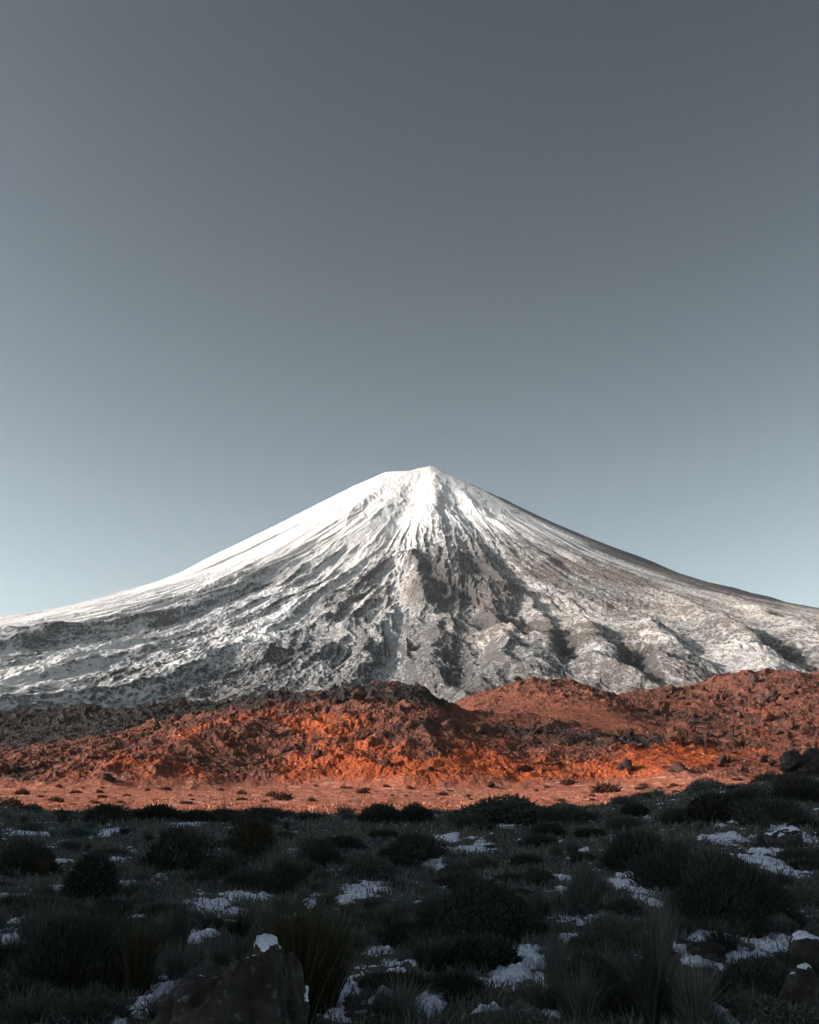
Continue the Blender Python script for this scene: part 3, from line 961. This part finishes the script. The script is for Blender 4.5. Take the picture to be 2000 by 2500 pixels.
# --- plants one can pick out in the photograph: kind, middle column, base row, width and height in photograph pixels
HAND = [
    ('cone', 205, 2204, 130, 112, 'tall dark cone-shaped bush on the left in front of the mid-field snow'),
    ('dark', 410, 2132, 165, 90, 'broad black dome-shaped shrub left of centre below the crest'),
    ('olive', 622, 2098, 110, 76, 'brownish olive rounded shrub just right of the broad black dome shrub'),
    ('dark', 245, 2305, 150, 84, 'low black shrub in front of the cone-shaped bush'),
    ('dark', 690, 2185, 84, 66, 'small black round shrub beside the left end of the widest mid-field snow patch'),
    ('dark', 560, 2148, 130, 50, 'low wide black shrub between the dome shrub and the round shrub'),
    ('dark', 1185, 2300, 270, 128, 'large black rounded shrub in the middle of the foreground right of centre'),
    ('green', 1430, 2236, 100, 84, 'grey-green shrub standing between two snow patches right of centre'),
    ('dark', 1790, 2262, 330, 150, 'largest black shrub mass on the right below the forked snow patch'),
    ('dark', 1660, 2180, 180, 90, 'black shrub joined to the left flank of the largest shrub mass'),
    ('dark', 1570, 2128, 190, 96, 'black rounded shrub under the crest on the right'),
    ('dark', 1000, 2102, 150, 54, 'low black shrub in the middle distance left of the small bright snow patch'),
    ('dark', 780, 2112, 120, 50, 'low black shrub in the middle distance left of centre'),
    ('green', 905, 2140, 120, 40, 'pale grey-green mound behind the widest mid-field snow patch'),
    ('dark', 1440, 2470, 210, 120, 'black shrub at the lower edge left of the dry-stalked tussock'),
    ('dark', 1870, 2470, 260, 104, 'black shrub at the lower right corner beside the snow-edged stone'),
    ('dark', 1120, 2440, 130, 60, 'low black shrub below the large bright snow patch'),
    ('green', 1240, 2006, 260, 40, 'wide grey-green shrub rising highest on the middle of the crest'),
    ('green', 1380, 2008, 190, 34, 'grey-green crest shrub right of the highest crest shrub'),
    ('dark', 1010, 2008, 80, 44, 'small dark crest shrub beside the snow speck at the crest'),
    ('dark', 930, 2006, 100, 44, 'dark crest shrub left of the snow speck at the crest'),
    ('dark', 380, 2004, 110, 40, 'darkest rounded crest shrub on the left with a notch beside it'),
    ('dark', 250, 2006, 90, 36, 'rounded dark crest shrub third from the left edge'),
    ('dark', 480, 2010, 100, 32, 'low dark crest shrub right of the darkest left crest shrub'),
    ('olive', 905, 2260, 90, 40, 'low olive shrub under the widest mid-field snow patch'),
    ('dark', 990, 2310, 110, 50, 'low black shrub above the small faint snow patch in the centre'),
    ('dark', 60, 2130, 150, 60, 'low black shrub against the left edge of the foreground'),
    ('dark', 150, 2420, 260, 150, 'big black shrub in the lower left corner'),
    ('green', 1500, 2310, 130, 60, 'grey-green shrub right of the snow tongue in the right half'),
    ('dark', 1900, 2010, 150, 50, 'dark shrub hugging the foot of the boulders on the right crest'),
    ('dark', 1965, 1958, 150, 56, 'dark shrub filling the right corner of the crest below the balanced knob'),
    ('dark', 1830, 1972, 130, 40, 'low dark shrub on the crest left of the boulders'),
    ('dark', 1760, 2000, 160, 60, 'dark shrub on the rising right part of the crest'),
]
TUFTS = [
    ('olive', 335, 2425, 150, 170, 'olive grass tussock in the lower left quarter'),
    ('dark', 435, 2345, 80, 140, 'narrow upright dark tussock left of the snow-topped boulder'),
    ('green', 110, 2330, 190, 120, 'grey-green arching tussock at the left edge'),
    ('green', 1620, 2330, 110, 120, 'grey-green upright tussock right of centre near the ringed stone'),
    ('dark', 1590, 2500, 170, 220, 'tall dark tussock with pale dry stalks at the lower edge'),
    ('green', 1700, 2500, 190, 130, 'grey-green tussock right of the tall dry-stalked tussock'),
    ('green', 1660, 2090, 60, 44, 'single bright grass tuft in front of the black right crest shrub'),
    ('green', 1330, 2470, 160, 90, 'grey-green tussock at the lower edge right of centre'),
    ('green', 690, 2180, 130, 120, 'grey-green tussock behind the snow-topped boulder'),
    ('olive', 580, 2290, 110, 60, 'low olive tussock just behind the tip of the snow-topped boulder'),
    ('green', 1470, 2190, 70, 60, 'small grey-green tuft between the two right snow patches'),
    ('green', 980, 2490, 170, 80, 'grey-green tussock at the lower edge in the centre'),
    ('green', 60, 2500, 200, 80, 'grey-green tussock in the bottom left corner'),
]
gp = np.random.default_rng(5)
placed = []
for kind, u, v, w, h, lab in HAND:
    x, y, z = ghit(u, v)
    k = y / F / 1.0
    ms = CONE_SH if kind == 'cone' else BIG[gp.integers(2)] if kind == 'dark' and w > 200 else SH[kind][gp.integers(4)]
    rx = w * k / 2 / (0.66 if kind == 'cone' else 1.08)
    rz = h * k / (1.55 if kind == 'cone' else 0.85)
    plant('shrub', ms, x, y + rx * 0.5, z - 0.03, rx, rz, gp.uniform(0, 6.3), 'shrub', kind, True, lab, 'shrubs of the shaded foreground')
    placed.append((x, y + rx * 0.5, rx))
for kind, u, v, w, h, lab in TUFTS:
    x, y, z = ghit(u, v)
    k = y / F
    plant('grass_tussock', TU[kind][gp.integers(3)], x, y, z - 0.02, w * k / 1.3, h * k / 0.85, gp.uniform(0, 6.3), 'tussock', kind, True, lab, 'grass tussocks of the shaded foreground', ('blades', 'dry_stalks'))
    placed.append((x, y, w * k / 2))
x, y, z = at(725, 2470, 7.9)
plant('broom_bush', BROOM, x, y, float(gz(x, y)) - 0.02, 0.72, 0.86, 0.4, 'broom', 'olive', True, 'tall upright broom with yellow-green tips beside the snow-topped boulder', None, ('blades', 'dry_stalks'))
placed.append((x, y, 0.25))
x, y, z = at(775, 2440, 8.6)
plant('broom_bush', BROOM, x, y, float(gz(x, y)) - 0.02, 0.8, 0.72, 2.1, 'broom', 'olive', True, 'shorter olive broom standing just right behind the tall broom', None, ('blades', 'dry_stalks'))
placed.append((x, y, 0.25))


def free(x, y, r_, f=0.75):
    return all((x - a) ** 2 + (y - b) ** 2 > (f * (r_ + c)) ** 2 for a, b, c in placed)


# crest line of shrubs and tussocks that stands out against the sunlit plain
u = -40.0
while u < 2040:
    y = gp.uniform(40, 47); x = float(ray(u, 1980)[0]) * y
    rx = gp.uniform(0.25, 1.0) ** 1.2; kind = str(gp.choice(['dark', 'green', 'olive'], p=[.45, .50, .05]))
    plant('shrub', SH[kind][gp.integers(4)], x, y, float(gz(x, y)) - 0.12, rx, rx * gp.uniform(0.35, 0.75), gp.uniform(0, 6.3), 'shrub', kind, True, None, 'shrubs of the shaded foreground')
    placed.append((x, y, rx))
    if gp.random() < 0.55:
        h = gp.uniform(0.35, 0.75); x2 = x + gp.uniform(-1, 1); y2 = y - gp.uniform(0.5, 3)
        plant('grass_tussock', TU['green' if gp.random() < .7 else 'dark'][gp.integers(3)], x2, y2, float(gz(x2, y2)) - 0.05, h * 1.6, h, gp.uniform(0, 6.3), 'tussock', 'green', True, None, 'grass tussocks of the shaded foreground', ('blades', 'dry_stalks'))
    u += rx * 2 * F / y * gp.uniform(0.35, 1.3)
# the rest of the brush
n_s = n_t = 0
for _ in range(9000):
    if n_s >= 120 and n_t >= 140:
        break
    u = gp.uniform(-60, 2060); v = 1990 + 520 * gp.random() ** 1.35
    if in_snow(u, v):
        continue
    x, y, z = ghit(u, v)
    if y > 44:
        continue
    if n_s < 120 and gp.random() < 0.45:
        rx = gp.uniform(0.16, 0.42) * (0.7 + y / 45)
        if not free(x, y, rx) or in_snow(u, v - 12):
            continue
        kind = str(gp.choice(['dark', 'green', 'olive'], p=[.42, .50, .08]))
        plant('shrub', SH[kind][gp.integers(4)], x, y, z - 0.03, rx, rx * gp.uniform(0.5, 0.9), gp.uniform(0, 6.3), 'shrub', kind, True, None, 'shrubs of the shaded foreground')
        placed.append((x, y, rx)); n_s += 1
    elif n_t < 140:
        h = gp.uniform(0.16, 0.42)
        if not free(x, y, h * 0.5, 0.6):
            continue
        kind = str(gp.choice(['dark', 'green', 'olive'], p=[.22, .66, .12]))
        plant('grass_tussock', TU[kind][gp.integers(3)], x, y, z - 0.02, h * gp.uniform(0.8, 1.3), h, gp.uniform(0, 6.3), 'tussock', kind, True, None, 'grass tussocks of the shaded foreground', ('blades', 'dry_stalks'))
        placed.append((x, y, h * 0.5)); n_t += 1

# short grass between them
gg = np.random.default_rng(31)
n_ = 190000
a = gg.uniform(R(-25), R(25), n_); q = np.exp(gg.uniform(math.log(6.8), math.log(47), n_))
x = q * np.sin(a); y = q * np.cos(a)
i = np.clip(np.searchsorted(GR, q), 1, len(GR) - 1); j = np.clip(np.searchsorted(GAZ, a), 1, len(GAZ) - 1)
dens = 0.5 + 1.1 * fbm(x / 1.6, y / 2.2, 3, 400)
keep = (gg.random(n_) < np.clip(dens, 0.08, 1)) & ((SNOWM[i, j] < 0.0) | (gg.random(n_) < 0.22))
x, y, q, i, j = x[keep], y[keep], q[keep], i[keep], j[keep]
n_ = len(x)
P = np.stack([x, y, GZ[i, j] - 0.01], 1)
D = unit(np.stack([gg.normal(size=n_) * 0.6, gg.normal(size=n_) * 0.6, np.ones(n_)], 1))
U = unit(np.cross(D, gg.normal(size=(n_, 3))))
L = gg.uniform(0.05, 0.17, n_) * (0.8 + q / 60)
Vv, ff = leaf_quads(P, D, U, L, np.maximum(0.004, q * 0.0005) * gg.uniform(0.7, 1.6, n_))
o = link('grass', mesh_from('grass', Vv, ff, {'tone': np.repeat(gg.random(n_), 4)}, False, M_GRASS))
tag(o, 'short dark grey-green grass covering the shaded foreground between shrubs and snow', 'grass', kind='stuff')

# ------------------------------------------------------------------ stones
def ico_dirs(sub):
    import bmesh
    bm = bmesh.new()
    bmesh.ops.create_icosphere(bm, subdivisions=sub, radius=1)
    V = np.array([v.co[:] for v in bm.verts]); f = np.array([[v.index for v in q.verts] for q in bm.faces])
    bm.free()
    return V, f


ICO = {k: ico_dirs(k) for k in (3, 4, 5, 6)}


def noise3(P, s, seed):
    return (perlin(P[:, 0] / s + P[:, 2] * 0.37 / s, P[:, 1] / s - P[:, 2] * 0.61 / s, seed) + perlin(P[:, 2] / s + 9, P[:, 0] / s * 0.8 - P[:, 1] * 0.5 / s, seed + 1)) / 1.4


def rock_verts(planes, sub, seed, amp=0.05, power=14):
    d, f = ICO[sub]
    q = np.zeros(len(d))
    for nrm, dist in planes:
        nn_ = np.array(nrm) / np.linalg.norm(nrm)
        q += np.clip(d @ nn_ / dist, 0, None) ** power
    r_ = 1 / np.maximum(q, 1e-6) ** (1 / power)
    V = d * r_[:, None]
    ext = np.ptp(V, axis=0).max()
    for s_, a_ in ((0.28, 1.0), (0.12, 0.65), (0.05, 0.36), (0.022, 0.18)):
        V = V + d * (noise3(V, ext * s_, seed) * amp * a_ * ext)[:, None]
        seed += 3
    return V, f


def rand_planes(g, k=13, flat=1.0):
    out = []
    for _ in range(k):
        nn_ = unit(g.normal(size=3)); out.append((nn_ * [1, 1, 1 / flat], g.uniform(0.75, 1.05)))
    for ax in range(3):
        for sg in (-1, 1):
            nn_ = np.zeros(3); nn_[ax] = sg
            out.append((nn_, 1.0))
    return out


m, t, b = new_mat('basalt', 0.9, 0.2)
c = coords(t)
n1 = noise(t, c, 3.0, 6, 0.65); n2 = noise(t, c, 22, 4, 0.6)
bc = mix(t, remap(t, n1, 0.35, 0.7), (0.014, 0.014, 0.016), (0.050, 0.048, 0.050))
t.links.new(mix(t, remap(t, noise(t, c, 13, 5, 0.7), 0.57, 0.64, 0, 0.8), bc, (0.10, 0.105, 0.10)), b.inputs['Base Color'])
bump(t, b, math_n(t, 'ADD', n1, math_n(t, 'MULTIPLY', n2, 0.5)), 0.8, 0.06)
M_ROCK = m
m, t, b = new_mat('lava_stone', 0.92, 0.12)
c = coords(t)
n1 = noise(t, c, 1.5, 6, 0.65)
oi = nd(t, 'ShaderNodeObjectInfo')
t.links.new(mix(t, remap(t, n1, 0.35, 0.68), mix(t, oi.outputs['Random'], (0.020, 0.016, 0.015), (0.070, 0.030, 0.021)), mix(t, oi.outputs['Random'], (0.060, 0.036, 0.029), (0.17, 0.064, 0.038))), b.inputs['Base Color'])
bump(t, b, n1, 0.8, 0.4)
M_LSTONE = m


def stone(name, V, f, loc, rz, label, cat, group=None, mat=None, snow_fn=None, scale=(1, 1, 1)):
    V = V * np.array(scale)
    o = link(name, mesh_from(name, V, f, None, True, mat or M_ROCK), None, loc)
    o.rotation_euler = (0, 0, rz)
    tag(o, label, cat, group)
    if snow_fn is not None:
        tri = V[f]
        fn = np.cross(tri[:, 1] - tri[:, 0], tri[:, 2] - tri[:, 0])
        vn = np.zeros_like(V)
        for k in range(3):
            np.add.at(vn, f[:, k], fn)
        vn = unit(vn)
        mk = snow_fn(V, vn)
        S = V + vn * np.clip(mk, -0.5, 0.6)[:, None] * 0.022 + [0, 0, 0.0]
        sel = mk[f].max(1) > -0.3
        v_, f_, _ = compact(S, f[sel], {})
        lab_ = np.arange(len(v_))
        for _k in range(400):                       # label the separate snow patches
            mn = lab_[f_].min(1); new = lab_.copy()
            for q in range(3):
                np.minimum.at(new, f_[:, q], mn)
            if (new == lab_).all():
                break
            lab_ = new
        fl = lab_[f_[:, 0]]
        ids, cnt = np.unique(fl, return_counts=True)
        for i_ in ids[np.argsort(-cnt)][:10]:
            ff_ = f_[fl == i_]
            if len(ff_) > 24:
                a_, b__, _ = compact(v_, ff_, {})
                link('snow_cap', mesh_from('snow_cap', a_, b__, None, True, M_SNOW), o)
    return o


# the big pyramid-shaped boulder at the lower edge
ax_, ay_, az_ = at(665, 2288, 7.35)
gzz = float(gz(ax_, ay_))
hB = az_ - gzz
top = np.array([0.0, 0.0, hB])
pl = []
for nrm in ((-0.56, -0.10, 0.80), (-0.30, -0.62, 0.80), (0.93, -0.10, 0.36), (0.45, -0.70, 0.58), (0.0, 0.9, 0.45), (-0.5, 0.7, 0.55), (0.6, 0.7, 0.4)):
    nn_ = unit(np.array(nrm)); pl.append((nn_, max(float(nn_ @ top), 0.05)))
pl += [((-1, 0, 0), 1.1), ((0, -1, 0), 1.0), ((0, 0, -1), 0.3), ((-0.25, -0.1, 1), hB * 0.93), ((1, 0, 0), 0.62)]
V, f = rock_verts(pl, 6, 500, 0.075, 20)
V = V * [1.12, 1.0, hB / V[:, 2].max() * 1.03]
hB = float(V[:, 2].max())


def cap_a(V, vn):
    base = (vn[:, 2] - 0.80) * 1.2 + 0.9 * fbm(V[:, 0] / 0.35, V[:, 1] / 0.3 + V[:, 2] / 0.3, 4, 520)
    tip = 1.7 * np.exp(-((V[:, 0] + 0.05) / 0.2) ** 2 - ((V[:, 2] - hB) / 0.08) ** 2)
    edge = 1.2 * np.exp(-((V[:, 0] - 0.17 - (hB - V[:, 2]) * 0.30) / 0.06) ** 2 - ((V[:, 2] - hB * 0.45) / 0.12) ** 2)
    return base - 0.42 + tip + edge + 0.32 * fbm(V[:, 0] / 0.07, V[:, 1] / 0.07 + V[:, 2] / 0.07, 3, 530)


stone('boulder', V, f, (ax_, ay_, gzz), 0, 'big pyramid-shaped black boulder with snow on its tip at the lower edge', 'boulder', None, M_ROCK, cap_a)
gs = np.random.default_rng(77)


def cap_b(seed, lim=0.55):
    return lambda V, vn: (vn[:, 2] - lim) * 1.6 + 0.8 * fbm(V[:, 0] / 0.2, V[:, 1] / 0.2, 3, seed)


for u, v, w, h, snow_lim, lab in [
    (1745, 2352, 120, 46, 1.30, 'flat black stone ringed by snow in the right half of the foreground'),
    (1985, 2372, 120, 74, 0.62, 'black stone with a snowy top edge against the right side'),
    (1975, 2520, 110, 110, 0.70, 'rounded stone with a curved snow edge in the lower right corner'),
    (1940, 2075, 110, 50, 0.85, 'rounded stone under an arc of snow near the right side'),
    (560, 2262, 40, 14, 0.6, 'small stone behind the pyramid-shaped boulder'),
    (1290, 2300, 60, 24, 0.9, 'small black stone beside the large bright snow patch'),
]:
    x, y, z = ghit(min(u, 1999), min(v, 2499))
    k = y / F
    x = float(ray(u, v)[0]) * y
    V, f = rock_verts(rand_planes(gs, 18)[:18], 5, int(gs.integers(1000)), 0.05, 8)
    V = V / np.abs(V).max(0)
    stone('boulder', V, f, (x, y + w * k * 0.4, z + h * k * 0.2), gs.uniform(0, 6), lab, 'boulder', 'stones of the shaded foreground', M_ROCK, cap_b(int(gs.integers(900)), snow_lim), (w * k / 2, w * k / 2.2, h * k * 0.85))
# dark rounded boulders added where a shadow lies at the right end of the crest, one balanced on the others
for u, v, w, h, Yd, lab in [
    (1990, 1965, 190, 130, 45.5, 'large dark boulder standing in for shadow on the right end of the crest carrying a rounded knob'),
    (1940, 1890, 86, 56, 45.0, 'rounded dark knob of rock standing in for shadow, balanced above the lit sand at the right edge'),
    (2006, 1925, 130, 84, 45.2, 'rounded dark boulder standing in for shadow at the right edge beside the balanced knob'),
]:
    k = Yd / F
    x, y, z = at(u, v, Yd)
    V, f = rock_verts(rand_planes(gs, 22)[:22], 5, int(gs.integers(1000)), 0.10, 5)
    V = V / np.abs(V).max()
    stone('boulder', V, f, (x, y, z + h * k * 0.5), gs.uniform(0, 6), lab, 'boulder', 'boulders standing in for shadow on the right end of the crest', M_ROCK, None, (w * k / 2, w * k / 2.4, h * k * 0.5 * 1.05))

# ------------------------------------------------------------------ scrub on the sunlit plain, dark blocks on the lava
g = np.random.default_rng(41)
SCR = [(foliage_mesh('foliage', g, 900, 0.26, M_SCRUB, rz=0.7, lumps=7, spiky=0.6), stem_mesh('stem', g, 7, 0.9, 0.03, M_STEM)) for _ in range(4)]
scrub = [(55, 1940, 30), (135, 1958, 36), (100, 1947, 16), (235, 1962, 18), (295, 1960, 16), (180, 1965, 14), (250, 1948, 20), (360, 1930, 12), (455, 1962, 26), (590, 1955, 26), (640, 1968, 16), (690, 1954, 42), (470, 1955, 14),
         (310, 1945, 20), (405, 1928, 20), (660, 1945, 22), (885, 1938, 26), (700, 1932, 10), (1370, 1957, 20), (1480, 1936, 60), (1555, 1950, 34), (1600, 1950, 26), (1650, 1936, 14), (1575, 1924, 18), (1690, 1934, 28), (1710, 1922, 34),
         (1385, 1915, 30), (1445, 1945, 16), (1000, 1925, 14), (850, 1925, 16), (1100, 1932, 14), (1180, 1958, 22), (1260, 1945, 12), (30, 1970, 40), (760, 1955, 16), (540, 1930, 12), (1310, 1932, 12), (1800, 1905, 22), (1845, 1898, 14)]
for _ in range(75):
    c_ = [(60, 1950), (190, 1935), (330, 1962), (480, 1940), (700, 1950), (880, 1930), (1080, 1945), (1330, 1935), (1500, 1945), (1650, 1930)][g.integers(10)]
    scrub.append((c_[0] + g.normal() * 55, np.clip(c_[1] + g.normal() * 9, 1920, 1972), 5 + 17 * g.random() ** 2.5))
n_sc = 0
for u, v, w in scrub:
    p = lava_hit(u, v)
    if p is None:
        continue
    x, y, z = p
    rx = w * y / F / 2
    plant('desert_scrub', SCR[g.integers(4)], x, y, z - 0.1, rx, rx * g.uniform(0.6, 1.1), g.uniform(0, 6.3), 'scrub', 'scrub', True, None, 'scrub bushes on the sunlit plain')
# straw-coloured grass on the plain
n_ = 36000
a = g.uniform(R(-25), R(25), n_); q = np.exp(g.uniform(math.log(95), math.log(330), n_))
dens = fbm(q * np.sin(a) / 16, q * np.cos(a) / 30, 3, 430)
k = dens > -0.02
a, q = a[k], q[k]; n_ = len(a)
i = np.clip(np.searchsorted(LAVA_R, q), 1, len(LAVA_R) - 1); j = np.clip(np.searchsorted(LAVA_AZ, a), 1, len(LAVA_AZ) - 1)
P = np.stack([q * np.sin(a), q * np.cos(a), LAVA_Z[i, j] - 0.03], 1)
D = unit(np.stack([g.normal(size=n_) * 0.35, g.normal(size=n_) * 0.35, np.ones(n_)], 1)); U = unit(np.cross(D, g.normal(size=(n_, 3))))
Vv, ff = leaf_quads(P, D, U, g.uniform(0.15, 0.5, n_), g.uniform(0.05, 0.14, n_))
o = link('dry_grass', mesh_from('dry_grass', Vv, ff, {'tone': np.repeat(g.random(n_), 4)}, False, M_STRAW))
tag(o, 'straw-coloured dry grass scattered over the sunlit pink plain', 'grass', kind='stuff')

blocks = [(540, 1702, 26, 24), (437, 1722, 20, 18), (380, 1724, 14, 12), (565, 1690, 18, 14), (700, 1690, 20, 20), (1157, 1672, 26, 18), (1190, 1672, 18, 12), (1265, 1662, 14, 10), (1600, 1748, 26, 40), (1618, 1742, 18, 36), (1625, 1690, 30, 18),
          (1490, 1700, 16, 12), (1508, 1792, 24, 22), (1530, 1792, 16, 20), (1515, 1880, 32, 28), (1640, 1885, 40, 22), (1650, 1815, 40, 40), (1700, 1815, 24, 30), (1780, 1800, 22, 26), (1735, 1800, 24, 30), (1810, 1880, 26, 30), (1760, 1872, 26, 24), (1875, 1715, 40, 30), (1845, 1668, 34, 26), (1770, 1700, 22, 22),
          (1940, 1695, 24, 26), (1980, 1790, 26, 26), (1930, 1780, 22, 20), (1890, 1760, 30, 22), (420, 1765, 34, 26), (380, 1780, 40, 30), (880, 1712, 30, 26), (780, 1700, 26, 22), (770, 1850, 30, 22), (690, 1840, 22, 18), (620, 1870, 24, 16), (1110, 1785, 40, 26), (1000, 1780, 26, 20), (1240, 1760, 26, 14), (1180, 1790, 30, 20), (890, 1800, 22, 18),
          (1310, 1790, 40, 20), (560, 1815, 30, 18), (480, 1850, 34, 18), (330, 1850, 30, 16), (220, 1855, 30, 16), (100, 1870, 36, 16), (20, 1885, 40, 20), (1290, 1885, 40, 16), (1350, 1870, 34, 16), (1050, 1880, 34, 14), (1200, 1920, 26, 12), (60, 1905, 40, 18), (270, 1905, 36, 18), (950, 1870, 34, 18)]
for _ in range(50):
    blocks.append((g.uniform(1620, 2000), g.uniform(1680, 1870), g.uniform(8, 20), g.uniform(8, 22)))
for _ in range(30):
    blocks.append((g.uniform(0, 1600), g.uniform(1700, 1900), g.uniform(7, 16), g.uniform(5, 14)))
BLK = [rock_verts(rand_planes(gs, 7, 1.0)[:7] + [((0, 0, -1), 0.8)], 4, int(gs.integers(1000)), 0.17, 10) for _ in range(9)]
BLKM = [mesh_from('lava_block', V, f, None, True, M_LSTONE) for V, f in BLK]
for u, v, w, h in blocks:
    p = lava_hit(u, v, 120)
    if p is None or p[1] > 900:
        continue
    x, y, z = p
    k = y / F
    o = link('lava_block', BLKM[g.integers(9)], None, (x, y, z + h * k * 0.10))
    o.scale = (w * k * 0.23, w * k * 0.23, h * k * 0.24)
    o.rotation_euler = (g.uniform(-.3, .3), g.uniform(-.3, .3), g.uniform(0, 6.3))
    tag(o, None, 'lava block', 'blocks standing on the lava hills')
    ALL.append((o, 'lava block', 'lava', u, v, y))

# ------------------------------------------------------------------ labels for everything that has none yet
MARKS = [(410, 2100, 'broad black dome shrub'), (205, 2160, 'tall cone-shaped bush'), (665, 2400, 'pyramid-shaped boulder'), (1185, 2260, 'large black central shrub'), (1790, 2220, 'largest black shrub mass'),
         (893, 2175, 'widest mid-field snow patch'), (1245, 2385, 'brightest large snow patch'), (1527, 2155, 'square snow patch'), (1868, 2100, 'forked snow patch'), (1745, 2335, 'stone ringed by snow'), (1590, 2450, 'dry-stalked tall tussock'),
         (426, 2425, 'diagonal snow strip'), (527, 2215, 'broken snow beside it'), (150, 2400, 'corner shrub'), (1056, 2110, 'small bright snow patch'), (1161, 2072, 'thin long snow patch')]
MARKS = [(u, v, n_.replace('broken snow beside it', 'broken left snow patch').replace('corner shrub', 'big lower left shrub')) for u, v, n_ in MARKS]
FAR = {'lava block': [(745, 1770, 'orange middle hill'), (1000, 1885, 'orange lower slope'), (1630, 1855, 'bright orange right patch'), (1300, 1720, 'smooth red slope'), (1500, 1800, 'black lava tongue'), (1850, 1690, 'right red ridge'), (1860, 1840, 'brown right slope'), (250, 1770, 'black left ridge'),
                      (250, 1870, 'red left foot slope'), (880, 1690, 'black middle crest')],
       'scrub': [(135, 1958, 'far left sand'), (455, 1958, 'left sand'), (690, 1954, 'long low thicket'), (1100, 1940, 'central sand'), (1480, 1936, 'dark double bush'), (1700, 1930, 'right sand')]}
LOOK = {('shrub', 'dark'): 'black rounded shrub', ('shrub', 'green'): 'grey-green leafy shrub', ('shrub', 'olive'): 'brown-olive shrub', ('tussock', 'dark'): 'dark grass tussock', ('tussock', 'green'): 'grey-green grass tussock',
        ('tussock', 'olive'): 'olive grass tussock', ('scrub', 'scrub'): 'low brown scrub bush', ('lava block', 'lava'): 'rough dark lava block'}
ORD = ['', 'second ', 'third ', 'fourth ', 'fifth ', 'sixth ', 'seventh ', 'eighth ', 'ninth ', 'tenth ', 'eleventh ', 'twelfth ', 'thirteenth ', 'fourteenth ', 'fifteenth ', 'sixteenth ', 'seventeenth ', 'eighteenth ', 'nineteenth ', 'twentieth ']
buckets = {}
crest_row = []
for o, cat, look, u, v, y in ALL:
    if o.get('label'):
        continue
    if cat in ('shrub', 'tussock') and y > 36.9:
        crest_row.append((u, o, (cat, look))); continue
    mk = min(FAR.get(cat, MARKS), key=lambda q: (q[0] - u) ** 2 + ((q[1] - v) * 2.2) ** 2)
    du, dv = u - mk[0], (v - mk[1]) * 2.2
    side_ = ('right of' if du > 0 else 'left of') if abs(du) > abs(dv) else ('in front of' if dv > 0 else 'behind')
    if cat == 'lava block':
        side_ = ('right part of' if du > 0 else 'left part of') if abs(du) > abs(dv) else ('lower part of' if dv > 0 else 'upper part of')
    buckets.setdefault((cat, look, side_, mk[2]), []).append((du * du + dv * dv, o))
crest_row.sort(key=lambda q: q[0])
tens = ['', 'twenty-', 'thirty-', 'forty-', 'fifty-', 'sixty-']


def nth(k):
    if k < 20:
        return (['first '] + ORD[1:])[k].strip()
    k += 1
    d, q = divmod(k, 10)
    w = {2: 'twent', 3: 'thirt', 4: 'fort', 5: 'fift', 6: 'sixt', 7: 'sevent', 8: 'eight', 9: 'ninet'}[d]
    return w + ('ieth' if q == 0 else 'y-' + ['', 'first', 'second', 'third', 'fourth', 'fifth', 'sixth', 'seventh', 'eighth', 'ninth'][q])


for lk in sorted({q for _, _, q in crest_row}):
    row = [o for _, o, q in crest_row if q == lk]
    for k, o in enumerate(row):
        o['label'] = LOOK[lk] + ' on the crest line against the lit plain, ' + nth(k) + ' from the left'
for (cat, look, side_, mk), lst in buckets.items():
    lst.sort(key=lambda q: q[0])
    for k, (_, o) in enumerate(lst):
        pre = 'on ' if 'part' in side_ else ''
        o['label'] = (ORD[k] if k < 20 else nth(k) + ' ') + LOOK[(cat, look)] + ' ' + pre + side_ + ' the ' + mk
# ------------------------------------------------------------------ the thin air between here and the mountain
Vb = np.array([(x, y, z) for z in (-40, 1720) for y in (-9200, 9200) for x in (-9200, 9200)], float)
fb = np.array([(0, 2, 3, 1), (4, 5, 7, 6), (0, 1, 5, 4), (2, 6, 7, 3), (0, 4, 6, 2), (1, 3, 7, 5)])
m = bpy.data.materials.new('air'); m.use_nodes = True
t = m.node_tree; t.nodes.clear()
mo = t.nodes.new('ShaderNodeOutputMaterial'); pv = t.nodes.new('ShaderNodeVolumePrincipled')
pv.inputs['Color'].default_value = (0.88, 0.93, 1.0, 1); pv.inputs['Density'].default_value = 1.25e-5; pv.inputs['Anisotropy'].default_value = 0.2
t.links.new(pv.outputs[0], mo.inputs['Volume'])
o = link('haze', mesh_from('haze', Vb, fb, None, False, m))
tag(o, 'thin bluish air haze between the plain and the far snowy mountain', 'haze', kind='stuff')
